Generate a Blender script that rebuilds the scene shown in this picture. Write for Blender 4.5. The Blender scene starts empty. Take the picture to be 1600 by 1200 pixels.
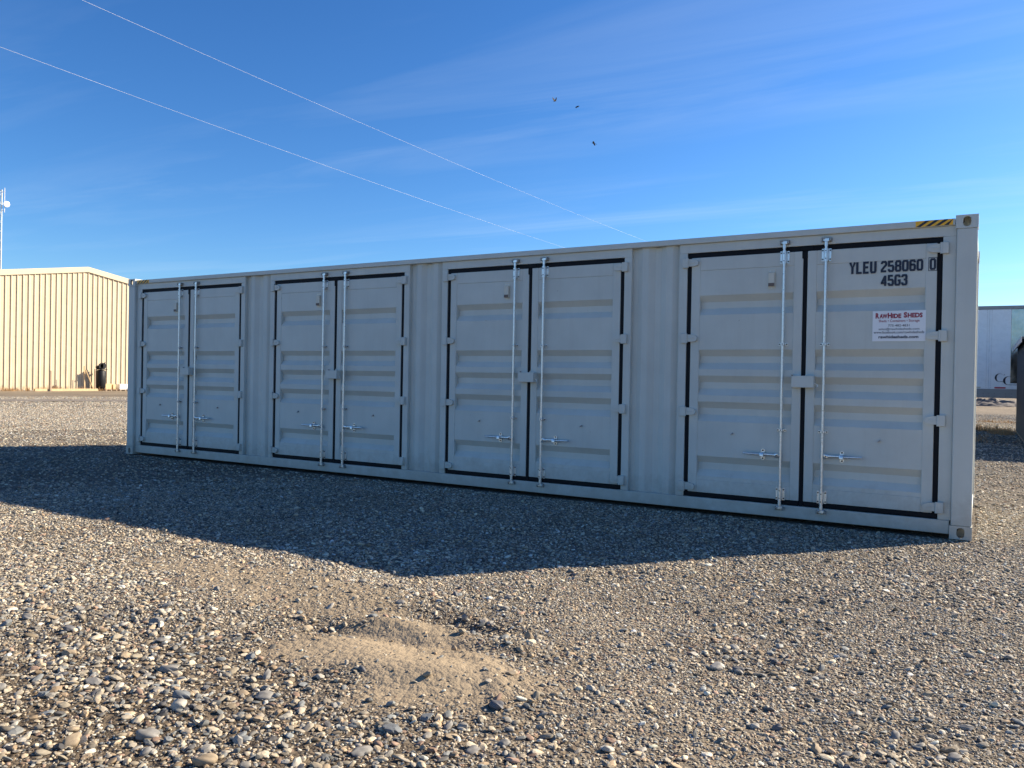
import bpy, bmesh, math, random
import numpy as np
from mathutils import Vector, Matrix, Euler

random.seed(7)
rng = np.random.default_rng(11)
sc = bpy.context.scene
COL = sc.collection

# ------------------------------------------------------------------ camera
cam_d = bpy.data.cameras.new('camera')
cam = bpy.data.objects.new('camera', cam_d)
COL.objects.link(cam)
cam_d.sensor_fit = 'HORIZONTAL'
cam_d.sensor_width = 36.0
cam_d.lens = 36.0 * 1245.0 / 1600.0
cam_d.clip_start = 0.05
cam_d.clip_end = 6000
CAMPOS = Vector((12.25, -8.14812, 1.36583))
_yaw, _pit, _rol = math.radians(-30.5751), math.radians(-0.4028), math.radians(1.0335)
_f = Vector((math.sin(_yaw) * math.cos(_pit), math.cos(_yaw) * math.cos(_pit), math.sin(_pit)))
_r0 = Vector((math.cos(_yaw), -math.sin(_yaw), 0))
_u0 = _r0.cross(_f)
_r = _r0 * math.cos(_rol) + _u0 * math.sin(_rol)
_u = _u0 * math.cos(_rol) - _r0 * math.sin(_rol)
cam.matrix_world = Matrix(((_r.x, _u.x, -_f.x, CAMPOS.x), (_r.y, _u.y, -_f.y, CAMPOS.y), (_r.z, _u.z, -_f.z, CAMPOS.z), (0, 0, 0, 1)))
sc.camera = cam

# ------------------------------------------------------------------ sky, sun, exposure
SUN_EL, SUN_AZ = math.radians(29.8), math.radians(40.3)     # azimuth from +Y towards +X
w = bpy.data.worlds.new('World')
sc.world = w
w.use_nodes = True
nt = w.node_tree
nt.nodes.clear()
def N(t, typ, **kw):
    n = t.nodes.new(typ)
    for k, v in kw.items():
        if k.startswith('i_'):
            key = k[2:]
            n.inputs[int(key) if key.isdigit() else key.replace('_', ' ')].default_value = v
        else:
            setattr(n, k, v)
    return n
sky = N(nt, 'ShaderNodeTexSky', sky_type='NISHITA', sun_disc=False, sun_elevation=SUN_EL, sun_rotation=SUN_AZ,
        altitude=0.0, air_density=1.0, dust_density=0.4, ozone_density=6.0)
hsv = N(nt, 'ShaderNodeHueSaturation', i_Saturation=1.13, i_Value=1.0)
gam = N(nt, 'ShaderNodeGamma', i_Gamma=1.2)
# thin cirrus: noise on a high plane, stretched along the wind
tc = N(nt, 'ShaderNodeTexCoord')
sep = N(nt, 'ShaderNodeSeparateXYZ')
zc = N(nt, 'ShaderNodeMath', operation='MAXIMUM', i_1=0.03)
dx = N(nt, 'ShaderNodeMath', operation='DIVIDE')
dy = N(nt, 'ShaderNodeMath', operation='DIVIDE')
cmb = N(nt, 'ShaderNodeCombineXYZ')
mp = N(nt, 'ShaderNodeMapping')
mp.inputs['Rotation'].default_value = (0, 0, math.radians(-58))
mp.inputs['Scale'].default_value = (0.30, 1.7, 1)
mp.inputs['Location'].default_value = (-2.7, 5.2, 0)
n1 = N(nt, 'ShaderNodeTexNoise', i_Scale=1.1, i_Detail=7.0, i_Roughness=0.58, i_Distortion=0.5)
n2 = N(nt, 'ShaderNodeTexNoise', i_Scale=0.35, i_Detail=2.0)
rmp = N(nt, 'ShaderNodeMapRange'); rmp.inputs[1].default_value = 0.46; rmp.inputs[2].default_value = 0.8
rm2 = N(nt, 'ShaderNodeMapRange'); rm2.inputs[1].default_value = 0.38; rm2.inputs[2].default_value = 0.62
mul = N(nt, 'ShaderNodeMath', operation='MULTIPLY')
mul2 = N(nt, 'ShaderNodeMath', operation='MULTIPLY', i_1=0.20)
mix = N(nt, 'ShaderNodeMixRGB', blend_type='MIX')
mix.inputs[2].default_value = (7.4, 8.4, 9.3, 1)
bg = N(nt, 'ShaderNodeBackground', i_Strength=0.0515)
wo = N(nt, 'ShaderNodeOutputWorld')
L = nt.links.new
L(tc.outputs['Generated'], sep.inputs[0])
L(sep.outputs[2], zc.inputs[0])
L(sep.outputs[0], dx.inputs[0]); L(zc.outputs[0], dx.inputs[1])
L(sep.outputs[1], dy.inputs[0]); L(zc.outputs[0], dy.inputs[1])
L(dx.outputs[0], cmb.inputs[0]); L(dy.outputs[0], cmb.inputs[1])
L(cmb.outputs[0], mp.inputs[0]); L(mp.outputs[0], n1.inputs['Vector']); L(mp.outputs[0], n2.inputs['Vector'])
L(n1.outputs[0], rmp.inputs[0]); L(n2.outputs[0], rm2.inputs[0])
L(rmp.outputs[0], mul.inputs[0]); L(rm2.outputs[0], mul.inputs[1])
L(mul.outputs[0], mul2.inputs[0])
L(sky.outputs[0], hsv.inputs['Color']); L(hsv.outputs[0], gam.inputs[0]); L(gam.outputs[0], mix.inputs[1]); L(mul2.outputs[0], mix.inputs[0])
L(mix.outputs[0], bg.inputs['Color']); L(bg.outputs[0], wo.inputs['Surface'])

sun_d = bpy.data.lights.new('sun', 'SUN')
sun_d.energy = 5.0
sun_d.angle = math.radians(0.5)
sun_d.color = (1.0, 0.87, 0.67)
sun = bpy.data.objects.new('sun', sun_d)
COL.objects.link(sun)
_sd = Vector((math.sin(SUN_AZ) * math.cos(SUN_EL), math.cos(SUN_AZ) * math.cos(SUN_EL), math.sin(SUN_EL)))
sun.rotation_euler = _sd.to_track_quat('Z', 'Y').to_euler()
sun.location = (20, 20, 25)

sc.view_settings.view_transform = 'Standard'
sc.view_settings.look = 'None'
sc.view_settings.exposure = 1.3
sc.view_settings.gamma = 1.0
sc.view_settings.use_curve_mapping = False
sc.render.engine = 'CYCLES'

# ------------------------------------------------------------------ materials
def new_mat(name):
    m = bpy.data.materials.new(name)
    m.use_nodes = True
    t = m.node_tree
    b = t.nodes['Principled BSDF']
    return m, t, b
def mat(name, col, rough=0.6, metal=0.0, var=0.0, vscale=6.0, bump=0.0, bscale=200.0, spec=0.5, dirt=None, dirt_amt=0.0):
    m, t, b = new_mat(name)
    l = t.links.new
    b.inputs['Base Color'].default_value = (*col, 1)
    b.inputs['Roughness'].default_value = rough
    b.inputs['Metallic'].default_value = metal
    b.inputs['Specular IOR Level'].default_value = spec
    geo = N(t, 'ShaderNodeNewGeometry')
    if var > 0 or dirt:
        no = N(t, 'ShaderNodeTexNoise', i_Scale=vscale, i_Detail=6.0, i_Roughness=0.65)
        l(geo.outputs['Position'], no.inputs['Vector'])
        mr = N(t, 'ShaderNodeMapRange'); mr.inputs[1].default_value = 0.25; mr.inputs[2].default_value = 0.75
        mr.inputs[3].default_value = 1 - var; mr.inputs[4].default_value = 1 + var
        l(no.outputs[0], mr.inputs[0])
        mx = N(t, 'ShaderNodeMixRGB', blend_type='MULTIPLY', i_Fac=1.0)
        mx.inputs[1].default_value = (*col, 1)
        l(mr.outputs[0], mx.inputs[2])
        out = mx.outputs[0]
        if dirt:
            n3 = N(t, 'ShaderNodeTexNoise', i_Scale=vscale * 3.1, i_Detail=9.0, i_Roughness=0.75)
            l(geo.outputs['Position'], n3.inputs['Vector'])
            m3 = N(t, 'ShaderNodeMapRange'); m3.inputs[1].default_value = 0.56; m3.inputs[2].default_value = 0.74
            m3.inputs[4].default_value = dirt_amt
            l(n3.outputs[0], m3.inputs[0])
            mx2 = N(t, 'ShaderNodeMixRGB', blend_type='MIX')
            mx2.inputs[2].default_value = (*dirt, 1)
            l(out, mx2.inputs[1]); l(m3.outputs[0], mx2.inputs[0])
            out = mx2.outputs[0]
        l(out, b.inputs['Base Color'])
        r2 = N(t, 'ShaderNodeMapRange'); r2.inputs[1].default_value = 0.3; r2.inputs[2].default_value = 0.7
        r2.inputs[3].default_value = max(0, rough - 0.08); r2.inputs[4].default_value = min(1, rough + 0.1)
        l(no.outputs[0], r2.inputs[0]); l(r2.outputs[0], b.inputs['Roughness'])
    if bump > 0:
        nb = N(t, 'ShaderNodeTexNoise', i_Scale=bscale, i_Detail=3.0)
        l(geo.outputs['Position'], nb.inputs['Vector'])
        bp = N(t, 'ShaderNodeBump', i_Strength=bump, i_Distance=0.002)
        l(nb.outputs[0], bp.inputs['Height']); l(bp.outputs[0], b.inputs['Normal'])
    return m

def paint_mat():
    # satin grey-beige container paint: faint cloudiness, dust, runs below the rail, a few scuffs
    m, t, b = new_mat('container_paint')
    l = t.links.new
    geo = N(t, 'ShaderNodeNewGeometry')
    base = (0.57, 0.585, 0.545)
    n1 = N(t, 'ShaderNodeTexNoise', i_Scale=2.3, i_Detail=5.0, i_Roughness=0.6)
    l(geo.outputs['Position'], n1.inputs['Vector'])
    mr = N(t, 'ShaderNodeMapRange'); mr.inputs[1].default_value = 0.3; mr.inputs[2].default_value = 0.7
    mr.inputs[3].default_value = 0.94; mr.inputs[4].default_value = 1.05
    l(n1.outputs[0], mr.inputs[0])
    mx = N(t, 'ShaderNodeMixRGB', blend_type='MULTIPLY', i_Fac=1.0); mx.inputs[1].default_value = (*base, 1)
    l(mr.outputs[0], mx.inputs[2])
    # vertical streaks of dust
    mp = N(t, 'ShaderNodeMapping'); mp.inputs['Scale'].default_value = (11, 11, 0.8)
    l(geo.outputs['Position'], mp.inputs[0])
    n2 = N(t, 'ShaderNodeTexNoise', i_Scale=1.0, i_Detail=6.0, i_Roughness=0.7)
    l(mp.outputs[0], n2.inputs['Vector'])
    m2 = N(t, 'ShaderNodeMapRange'); m2.inputs[1].default_value = 0.5; m2.inputs[2].default_value = 0.8; m2.inputs[4].default_value = 0.16
    l(n2.outputs[0], m2.inputs[0])
    mx2 = N(t, 'ShaderNodeMixRGB'); mx2.inputs[2].default_value = (0.40, 0.365, 0.31, 1)
    l(mx.outputs[0], mx2.inputs[1]); l(m2.outputs[0], mx2.inputs[0])
    # small scuffs
    n3 = N(t, 'ShaderNodeTexNoise', i_Scale=38.0, i_Detail=2.0)
    l(geo.outputs['Position'], n3.inputs['Vector'])
    m3 = N(t, 'ShaderNodeMapRange'); m3.inputs[1].default_value = 0.77; m3.inputs[2].default_value = 0.82; m3.inputs[4].default_value = 0.6
    l(n3.outputs[0], m3.inputs[0])
    mx3 = N(t, 'ShaderNodeMixRGB'); mx3.inputs[2].default_value = (0.12, 0.09, 0.07, 1)
    l(mx2.outputs[0], mx3.inputs[1]); l(m3.outputs[0], mx3.inputs[0])
    sz = N(t, 'ShaderNodeSeparateXYZ'); l(geo.outputs['Position'], sz.inputs[0])
    n4 = N(t, 'ShaderNodeTexNoise', i_Scale=9.0, i_Detail=8.0, i_Roughness=0.7); l(geo.outputs['Position'], n4.inputs['Vector'])
    ad = N(t, 'ShaderNodeMath', operation='MULTIPLY_ADD', i_1=-0.75); l(n4.outputs[0], ad.inputs[0]); l(sz.outputs[2], ad.inputs[2])
    m4 = N(t, 'ShaderNodeMapRange'); m4.inputs[1].default_value = 0.02; m4.inputs[2].default_value = -0.36; m4.inputs[3].default_value = 0.0; m4.inputs[4].default_value = 0.5
    l(ad.outputs[0], m4.inputs[0])
    mx4 = N(t, 'ShaderNodeMixRGB'); mx4.inputs[2].default_value = (0.30, 0.25, 0.19, 1)
    l(mx3.outputs[0], mx4.inputs[1]); l(m4.outputs[0], mx4.inputs[0])
    # rust bleeding from worn edges
    n5 = N(t, 'ShaderNodeTexNoise', i_Scale=5.0, i_Detail=10.0, i_Roughness=0.8); l(geo.outputs['Position'], n5.inputs['Vector'])
    bv = N(t, 'ShaderNodeBevel', samples=4); bv.inputs['Radius'].default_value = 0.012
    dt = N(t, 'ShaderNodeVectorMath', operation='DOT_PRODUCT'); l(bv.outputs[0], dt.inputs[0]); l(geo.outputs['Normal'], dt.inputs[1])
    eg = N(t, 'ShaderNodeMapRange'); eg.inputs[1].default_value = 0.99; eg.inputs[2].default_value = 0.85; l(dt.outputs['Value'], eg.inputs[0])
    m5 = N(t, 'ShaderNodeMapRange'); m5.inputs[1].default_value = 0.60; m5.inputs[2].default_value = 0.68; l(n5.outputs[0], m5.inputs[0])
    em = N(t, 'ShaderNodeMath', operation='MULTIPLY'); l(eg.outputs[0], em.inputs[0]); l(m5.outputs[0], em.inputs[1])
    mx5 = N(t, 'ShaderNodeMixRGB'); mx5.inputs[2].default_value = (0.14, 0.07, 0.04, 1)
    l(mx4.outputs[0], mx5.inputs[1]); l(em.outputs[0], mx5.inputs[0])
    l(mx5.outputs[0], b.inputs['Base Color'])
    b.inputs['Roughness'].default_value = 0.5
    b.inputs['Specular IOR Level'].default_value = 0.35
    nb = N(t, 'ShaderNodeTexNoise', i_Scale=7.0, i_Detail=3.0)
    l(geo.outputs['Position'], nb.inputs['Vector'])
    bp = N(t, 'ShaderNodeBump', i_Strength=0.12, i_Distance=0.01)
    l(nb.outputs[0], bp.inputs['Height']); l(bp.outputs[0], b.inputs['Normal'])
    return m

M = {}
M['paint'] = paint_mat()
M['seal'] = mat('rubber_seal', (0.005, 0.006, 0.009), 0.65, var=0.2, spec=0.2)
M['zinc'] = mat('galvanised_steel', (0.72, 0.73, 0.73), 0.34, 0.85, var=0.2, vscale=45, dirt=(0.14, 0.12, 0.10), dirt_amt=0.9)
M['dullzinc'] = mat('dull_zinc', (0.36, 0.36, 0.35), 0.5, 0.7, var=0.2, vscale=40, dirt=(0.10, 0.08, 0.07), dirt_amt=0.9)
M['dark'] = mat('dark_steel', (0.05, 0.05, 0.05), 0.6)
M['ink'] = mat('navy_black_lettering', (0.012, 0.018, 0.04), 0.5)
M['red'] = mat('maroon_lettering', (0.30, 0.008, 0.035), 0.5)
M['vinyl'] = mat('white_vinyl', (0.82, 0.82, 0.84), 0.4)
M['yellow'] = mat('yellow_tape', (0.95, 0.47, 0.02), 0.45)
M['black'] = mat('black_tape', (0.015, 0.015, 0.02), 0.45)
M['vent'] = mat('beige_plastic', (0.62, 0.59, 0.50), 0.5)
M['mesh'] = mat('vent_mesh', (0.16, 0.12, 0.10), 0.7)
M['metalwall'] = mat('tan_sheet_metal', (0.55, 0.46, 0.325), 0.5, var=0.08, vscale=1.5, dirt=(0.36, 0.22, 0.13), dirt_amt=0.35)
M['trim'] = mat('cream_metal_trim', (0.53, 0.445, 0.315), 0.5, var=0.04)
M['roofing'] = mat('pale_roof_sheet', (0.6, 0.57, 0.5), 0.5)
M['conc'] = mat('concrete', (0.34, 0.31, 0.27), 0.9, var=0.15)
M['blackpaint'] = mat('black_enamel', (0.008, 0.009, 0.012), 0.5, var=0.2, spec=0.25)
M['wood'] = mat('weathered_lumber', (0.52, 0.38, 0.22), 0.8, var=0.22, vscale=9)
M['oldwood'] = mat('grey_old_wood', (0.30, 0.22, 0.16), 0.85, var=0.25, vscale=9)
M['card'] = mat('tan_board', (0.60, 0.44, 0.24), 0.8, var=0.1)
M['white'] = mat('white_plastic', (0.8, 0.8, 0.78), 0.5)
M['tower'] = mat('tower_galvanised', (0.72, 0.72, 0.70), 0.5, 0.2, var=0.15, vscale=3)
M['wire'] = mat('aluminium_wire', (0.55, 0.56, 0.57), 0.6, 0.1)
M['bird'] = mat('dark_feathers', (0.02, 0.02, 0.022), 0.8)
M['trailer'] = mat('white_aluminium_panel', (0.88, 0.90, 0.92), 0.28, 0.0, var=0.03)
M['steelpanel'] = mat('polished_steel', (0.40, 0.42, 0.43), 0.18, 1.0, var=0.5, vscale=2.2, bump=0.9, bscale=5)
M['rail'] = mat('grey_rail', (0.33, 0.33, 0.33), 0.55, 0.2, var=0.1)
M['rivet'] = mat('rivet_heads', (0.08, 0.08, 0.09), 0.5, 0.3)
M['tyre'] = mat('tyre_rubber', (0.02, 0.02, 0.02), 0.8)
M['redtape'] = mat('red_reflector', (0.45, 0.01, 0.04), 0.4)
M['shed'] = mat('charcoal_siding', (0.022, 0.025, 0.03), 0.7, var=0.1)
M['shedtrim'] = mat('pale_grey_fascia', (0.62, 0.60, 0.58), 0.6, var=0.05)
M['shingle'] = mat('grey_shingle', (0.13, 0.13, 0.13), 0.9, var=0.3, vscale=30)
M['grass'] = mat('dry_straw', (0.42, 0.26, 0.12), 0.8, var=0.3, vscale=12)
M['heap'] = mat('dark_rubble', (0.12, 0.105, 0.10), 0.95, var=0.6, vscale=8, dirt=(0.45, 0.36, 0.26), dirt_amt=0.8)
M['track'] = mat('compacted_dirt', (0.165, 0.14, 0.115), 0.95, var=0.25, vscale=0.9, dirt=(0.30, 0.26, 0.21), dirt_amt=0.5)

# ------------------------------------------------------------------ mesh helpers
class MB:
    def __init__(s):
        s.v = []; s.f = []; s.m = []
    def add(s, vs, fs, mi=0):
        o = len(s.v)
        s.v += [tuple(p) for p in vs]
        s.f += [tuple(o + i for i in q) for q in fs]
        s.m += [mi] * len(fs)
    def box(s, x0, x1, y0, y1, z0, z1, b=0.0, mi=0, M4=None):
        lo = (min(x0, x1), min(y0, y1), min(z0, z1)); hi = (max(x0, x1), max(y0, y1), max(z0, z1))
        b = min(b, *(0.45 * (hi[i] - lo[i]) for i in range(3)))
        vs, idx = [], {}
        if b <= 0:
            for k in range(8):
                vs.append([hi[i] if (k >> i) & 1 else lo[i] for i in range(3)])
            fs = [(0, 2, 3, 1), (4, 5, 7, 6), (0, 1, 5, 4), (2, 6, 7, 3), (0, 4, 6, 2), (1, 3, 7, 5)]
        else:
            for k in range(8):
                for a in range(3):
                    p = []
                    for i in range(3):
                        e = hi[i] if (k >> i) & 1 else lo[i]
                        if i != a:
                            e += -b if (k >> i) & 1 else b
                        p.append(e)
                    idx[(k, a)] = len(vs); vs.append(p)
            fs = []
            for a in range(3):
                o1, o2 = [i for i in range(3) if i != a]
                for side in (0, 1):
                    ring = []
                    for (p, q) in ((0, 0), (1, 0), (1, 1), (0, 1)):
                        ring.append(idx[((side << a) | (p << o1) | (q << o2), a)])
                    fs.append(tuple(ring))
                for (p, q) in ((0, 0), (1, 0), (1, 1), (0, 1)):
                    k0 = (p << o1) | (q << o2); k1 = k0 | (1 << a)
                    fs.append((idx[(k0, o1)], idx[(k1, o1)], idx[(k1, o2)], idx[(k0, o2)]))
            for k in range(8):
                fs.append((idx[(k, 0)], idx[(k, 1)], idx[(k, 2)]))
        if M4 is not None:
            vs = [tuple(M4 @ Vector(p)) for p in vs]
        s.add(vs, fs, mi)
        return s
    def tube(s, pts, r, n=8, mi=0, cap=True, radii=None):
        pts = [Vector(p) for p in pts]
        vs, fs = [], []
        prev = None
        for i, p in enumerate(pts):
            d = (pts[min(i + 1, len(pts) - 1)] - pts[max(i - 1, 0)]).normalized()
            a = Vector((0, 0, 1)) if abs(d.z) < 0.9 else Vector((1, 0, 0))
            if prev is not None:
                a = prev
            e1 = (a - d * a.dot(d)).normalized(); e2 = d.cross(e1); prev = e1
            rr = radii[i] if radii else r
            for k in range(n):
                t = 2 * math.pi * k / n
                vs.append(p + e1 * (rr * math.cos(t)) + e2 * (rr * math.sin(t)))
        for i in range(len(pts) - 1):
            for k in range(n):
                k2 = (k + 1) % n
                fs.append((i * n + k, i * n + k2, (i + 1) * n + k2, (i + 1) * n + k))
        if cap:
            fs.append(tuple(reversed(range(n)))); fs.append(tuple((len(pts) - 1) * n + k for k in range(n)))
        s.add(vs, fs, mi)
        return s
    def prism(s, poly, a0, a1, axis='y', mi=0):
        # poly: 2-D outline; extruded along axis
        n = len(poly)
        def P(q, a):
            if axis == 'y': return (q[0], a, q[1])
            if axis == 'x': return (a, q[0], q[1])
            return (q[0], q[1], a)
        vs = [P(q, a0) for q in poly] + [P(q, a1) for q in poly]
        fs = [tuple(range(n)), tuple(reversed(range(n, 2 * n)))]
        for i in range(n):
            j = (i + 1) % n
            fs.append((i, i + n, j + n, j))
        s.add(vs, fs, mi)
        return s
    def sheet(s, prof, a0, a1, mode, th=0.004, mi=0):
        # prof: list of (t, d); mode gives how (t, d, a) map to xyz; sheet of thickness th (along d)
        f = {'tx_az': lambda t, d, a: (t, d, a), 'tz_ax': lambda t, d, a: (a, d, t),
             'ty_az': lambda t, d, a: (d, t, a), 'tx_ay': lambda t, d, a: (t, a, d)}[mode]
        n = len(prof)
        vs = []
        for off in (0, th):
            for a in (a0, a1):
                vs += [f(t, d + off, a(t) if callable(a) else a) for t, d in prof]
        fs = []
        for i in range(n - 1):
            fs.append((i, i + 1, n + i + 1, n + i))
            fs.append((2 * n + i, 3 * n + i, 3 * n + i + 1, 2 * n + i + 1))
            fs.append((i, 2 * n + i, 2 * n + i + 1, i + 1))
            fs.append((n + i, n + i + 1, 3 * n + i + 1, 3 * n + i))
        fs.append((0, n, 3 * n, 2 * n)); fs.append((n - 1, 3 * n - 1, 4 * n - 1, 2 * n - 1))
        s.add(vs, fs, mi)
        return s
    def mesh(s, name, mats, smooth=None):
        me = bpy.data.meshes.new(name)
        me.from_pydata(s.v, [], s.f)
        for mt in (mats if isinstance(mats, (list, tuple)) else [mats]):
            me.materials.append(mt)
        me.polygons.foreach_set('material_index', s.m)
        bm = bmesh.new(); bm.from_mesh(me)
        bmesh.ops.recalc_face_normals(bm, faces=bm.faces)
        bm.to_mesh(me); bm.free()
        if smooth:
            me.polygons.foreach_set('use_smooth', [True] * len(me.polygons))
            me.set_sharp_from_angle(angle=math.radians(smooth))
        me.update()
        return me
    def build(s, name, mats, parent=None, smooth=None, loc=None):
        return link(name, s.mesh(name, mats, smooth), parent, loc)

def link(name, me, parent=None, loc=None):
    o = bpy.data.objects.new(name, me)
    COL.objects.link(o)
    if parent is not None: o.parent = parent
    if loc is not None: o.location = loc
    return o
def empty(name, loc=(0, 0, 0)):
    o = bpy.data.objects.new(name, None)
    o.empty_display_size = 0.2
    COL.objects.link(o); o.location = loc
    return o
def tag(o, label=None, cat=None, group=None, kind=None):
    if label: o['label'] = label
    if cat: o['category'] = cat
    if group: o['group'] = group
    if kind: o['kind'] = kind
    return o
def text_mesh(name, body, x0, x1, z0, z1, y, m, bold=0.0):
    # lettering fitted to a box on a plane facing -y
    cu = bpy.data.curves.new('tmp', 'FONT')
    cu.body = body; cu.offset = bold; cu.resolution_u = 3
    to = bpy.data.objects.new('tmp', cu)
    COL.objects.link(to)
    dg = bpy.context.evaluated_depsgraph_get()
    me = bpy.data.meshes.new_from_object(to.evaluated_get(dg))
    bpy.data.objects.remove(to); bpy.data.curves.remove(cu)
    co = np.zeros(len(me.vertices) * 3); me.vertices.foreach_get('co', co); co = co.reshape(-1, 3)
    lo, hi = co.min(0), co.max(0)
    q = np.zeros_like(co)
    q[:, 0] = x0 + (co[:, 0] - lo[0]) / (hi[0] - lo[0]) * (x1 - x0)
    q[:, 2] = z0 + (co[:, 1] - lo[1]) / (hi[1] - lo[1]) * (z1 - z0)
    q[:, 1] = y
    me.vertices.foreach_set('co', q.ravel())
    me.name = name
    me.materials.clear(); me.materials.append(m)
    me.update()
    return me

# ------------------------------------------------------------------ ground
def _hash(ix, iy, seed):
    h = (ix.astype(np.int64) * 374761393 + iy.astype(np.int64) * 668265263 + seed * 1442695041) & 0xFFFFFFFF
    h = ((h ^ (h >> 13)) * 1274126177) & 0xFFFFFFFF
    return ((h ^ (h >> 16)) & 0xFFFF) / 65535.0
def vnoise(x, y, s, seed=0):
    x = np.asarray(x, float) / s; y = np.asarray(y, float) / s
    ix, iy = np.floor(x), np.floor(y); fx, fy = x - ix, y - iy
    fx = fx * fx * (3 - 2 * fx); fy = fy * fy * (3 - 2 * fy)
    a = _hash(ix, iy, seed); b = _hash(ix + 1, iy, seed); c = _hash(ix, iy + 1, seed); d = _hash(ix + 1, iy + 1, seed)
    return (a * (1 - fx) + b * fx) * (1 - fy) + (c * (1 - fx) + d * fx) * fy
def sstep(a, b, x):
    t = np.clip((x - a) / (b - a), 0, 1); return t * t * (3 - 2 * t)
def sand_mask(x, y):
    # sandy scrape in front of the container, with a thinner streak running on to the left
    def ell(cx, cy, hl, hw, ang):
        c, q = math.cos(ang), math.sin(ang)
        u = (x - cx) * c + (y - cy) * q; v = -(x - cx) * q + (y - cy) * c
        u = u + 0.4 * (vnoise(x, y, 0.45, 3) - 0.5); v = v + 0.3 * (vnoise(x, y, 0.28, 4) - 0.5) + 0.12 * (vnoise(x, y, 0.1, 14) - 0.5)
        return 1 - sstep(0.45, 1.2, np.sqrt((u / hl) ** 2 + (v / hw) ** 2))
    a = ell(9.92, -5.12, 0.98, 0.46, -0.25)
    a2 = 0.8 * ell(9.45, -4.62, 0.55, 0.22, -0.05)
    b = 0.75 * ell(8.3, -4.5, 1.7, 0.42, -0.03)
    c = 0.2 * sstep(0.55, 0.8, vnoise(x, y, 1.3, 6)) * (1 - sstep(9, 14, np.hypot(x - 12, y + 8)))
    far = 0.55 * sstep(32, 60, np.hypot(x - 12, y + 8))
    return np.clip(np.maximum(np.maximum(np.maximum(a, a2), np.maximum(b, c)), far), 0, 1)
def coarse(x, y):
    # coarse river stones lie in the left foreground
    a = 1 - sstep(0.2, 1.9, np.hypot((x - 9.0) / 1.6, (y + 6.45) / 1.0) - 0.3 + 0.8 * (vnoise(x, y, 0.5, 31) - 0.5))
    b = 0.35 * sstep(0.45, 0.75, vnoise(x, y, 0.8, 32))
    return np.clip(np.maximum(a, b), 0, 1)
def height(x, y):
    x = np.asarray(x, float); y = np.asarray(y, float)
    h = 0.05 * (vnoise(x, y, 2.2, 1) - 0.5) + 0.022 * (vnoise(x, y, 0.6, 2) - 0.5) + 0.012 * (vnoise(x, y, 0.2, 9) - 0.5)
    # mound with hollows beside it
    def g(cx, cy, sx, sy, ang, a):
        c, s = math.cos(ang), math.sin(ang)
        u = (x - cx) * c + (y - cy) * s; v = -(x - cx) * s + (y - cy) * c
        return a * np.exp(-(u / sx) ** 2 - (v / sy) ** 2)
    h = h + g(10.18, -5.16, 0.36, 0.15, 0.35, 0.05) + g(9.75, -5.2, 0.5, 0.2, -0.2, 0.035) + g(9.62, -4.72, 0.4, 0.13, 0.1, 0.03)
    h = h - g(9.78, -4.48, 0.30, 0.12, 0.1, 0.075) - g(9.92, -4.88, 0.34, 0.07, 0.2, 0.035) + g(8.6, -4.3, 0.9, 0.3, 0.0, 0.03)
    h = h + g(10.28, -4.72, 0.2, 0.14, 0.9, 0.045) - g(9.3, -4.95, 0.3, 0.07, 0.1, 0.03)
    # crescent scarps left in the sand
    for (cx, cy, rad, a0, a1, hh) in ((10.02, -5.42, 0.46, 20, 115, 0.024), (9.55, -5.22, 0.42, 30, 120, 0.017), (9.72, -4.98, 0.32, 10, 100, 0.016)):
        dd_ = np.hypot(x - cx, y - cy) - rad + 0.04 * (vnoise(x, y, 0.15, 51) - 0.5)
        an = np.degrees(np.arctan2(y - cy, x - cx))
        wn = sstep(a0 - 25, a0 + 15, an) * (1 - sstep(a1 - 15, a1 + 25, an))
        h = h + hh * wn * sstep(-0.012, 0.022, dd_) * np.exp(-np.maximum(dd_, 0) / 0.16)
    r = np.hypot(x - 11, y + 3)
    h = h * (1 - 0.75 * sstep(9, 30, r))
    # levelled pad under the container
    ddx = np.maximum(np.maximum(-x, x - 12.192), 0); ddy = np.maximum(np.maximum(-y, y - 2.438), 0)
    dd = np.hypot(ddx, ddy)
    k = 1 - sstep(0.05, 1.6, dd)
    return h * (1 - k) - 0.012 * k

def spaced(lo, hi, flo, fhi, fine, grow, maxs=400.0):
    a = list(np.arange(flo, fhi + 1e-6, fine))
    s = fine; p = fhi
    while p < hi:
        s = min(s * grow, maxs); p += s; a.append(min(p, hi))
    s = fine; p = flo; b = []
    while p > lo:
        s = min(s * grow, maxs); p -= s; b.append(max(p, lo))
    return np.array(b[::-1] + a)
gx = spaced(-2500, 2500, 5.0, 14.6, 0.035, 1.07)
gy = spaced(-300, 4000, -8.2, -2.0, 0.035, 1.07)
GX, GY = np.meshgrid(gx, gy)
GZ = height(GX, GY)
nx, ny = len(gx), len(gy)
co = np.stack([GX.ravel(), GY.ravel(), GZ.ravel()], -1)
ii = np.arange((ny - 1) * (nx - 1)); jx = ii % (nx - 1); jy = ii // (nx - 1)
q0 = jy * nx + jx
quads = np.stack([q0, q0 + 1, q0 + nx + 1, q0 + nx], -1)
gme = bpy.data.meshes.new('ground')
gme.vertices.add(len(co)); gme.vertices.foreach_set('co', co.ravel())
gme.loops.add(quads.size); gme.loops.foreach_set('vertex_index', quads.ravel().astype(np.int32))
gme.polygons.add(len(quads)); gme.polygons.foreach_set('loop_start', np.arange(0, quads.size, 4, dtype=np.int32))
gme.polygons.foreach_set('use_smooth', np.ones(len(quads), bool))
gme.update(calc_edges=True); gme.validate()
at = gme.attributes.new('sand', 'FLOAT', 'POINT')
at2 = gme.attributes.new('soil', 'FLOAT', 'POINT')
at2.data.foreach_set('value', (coarse(GX, GY) * (1 - sand_mask(GX, GY))).ravel().astype(np.float32))
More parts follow.
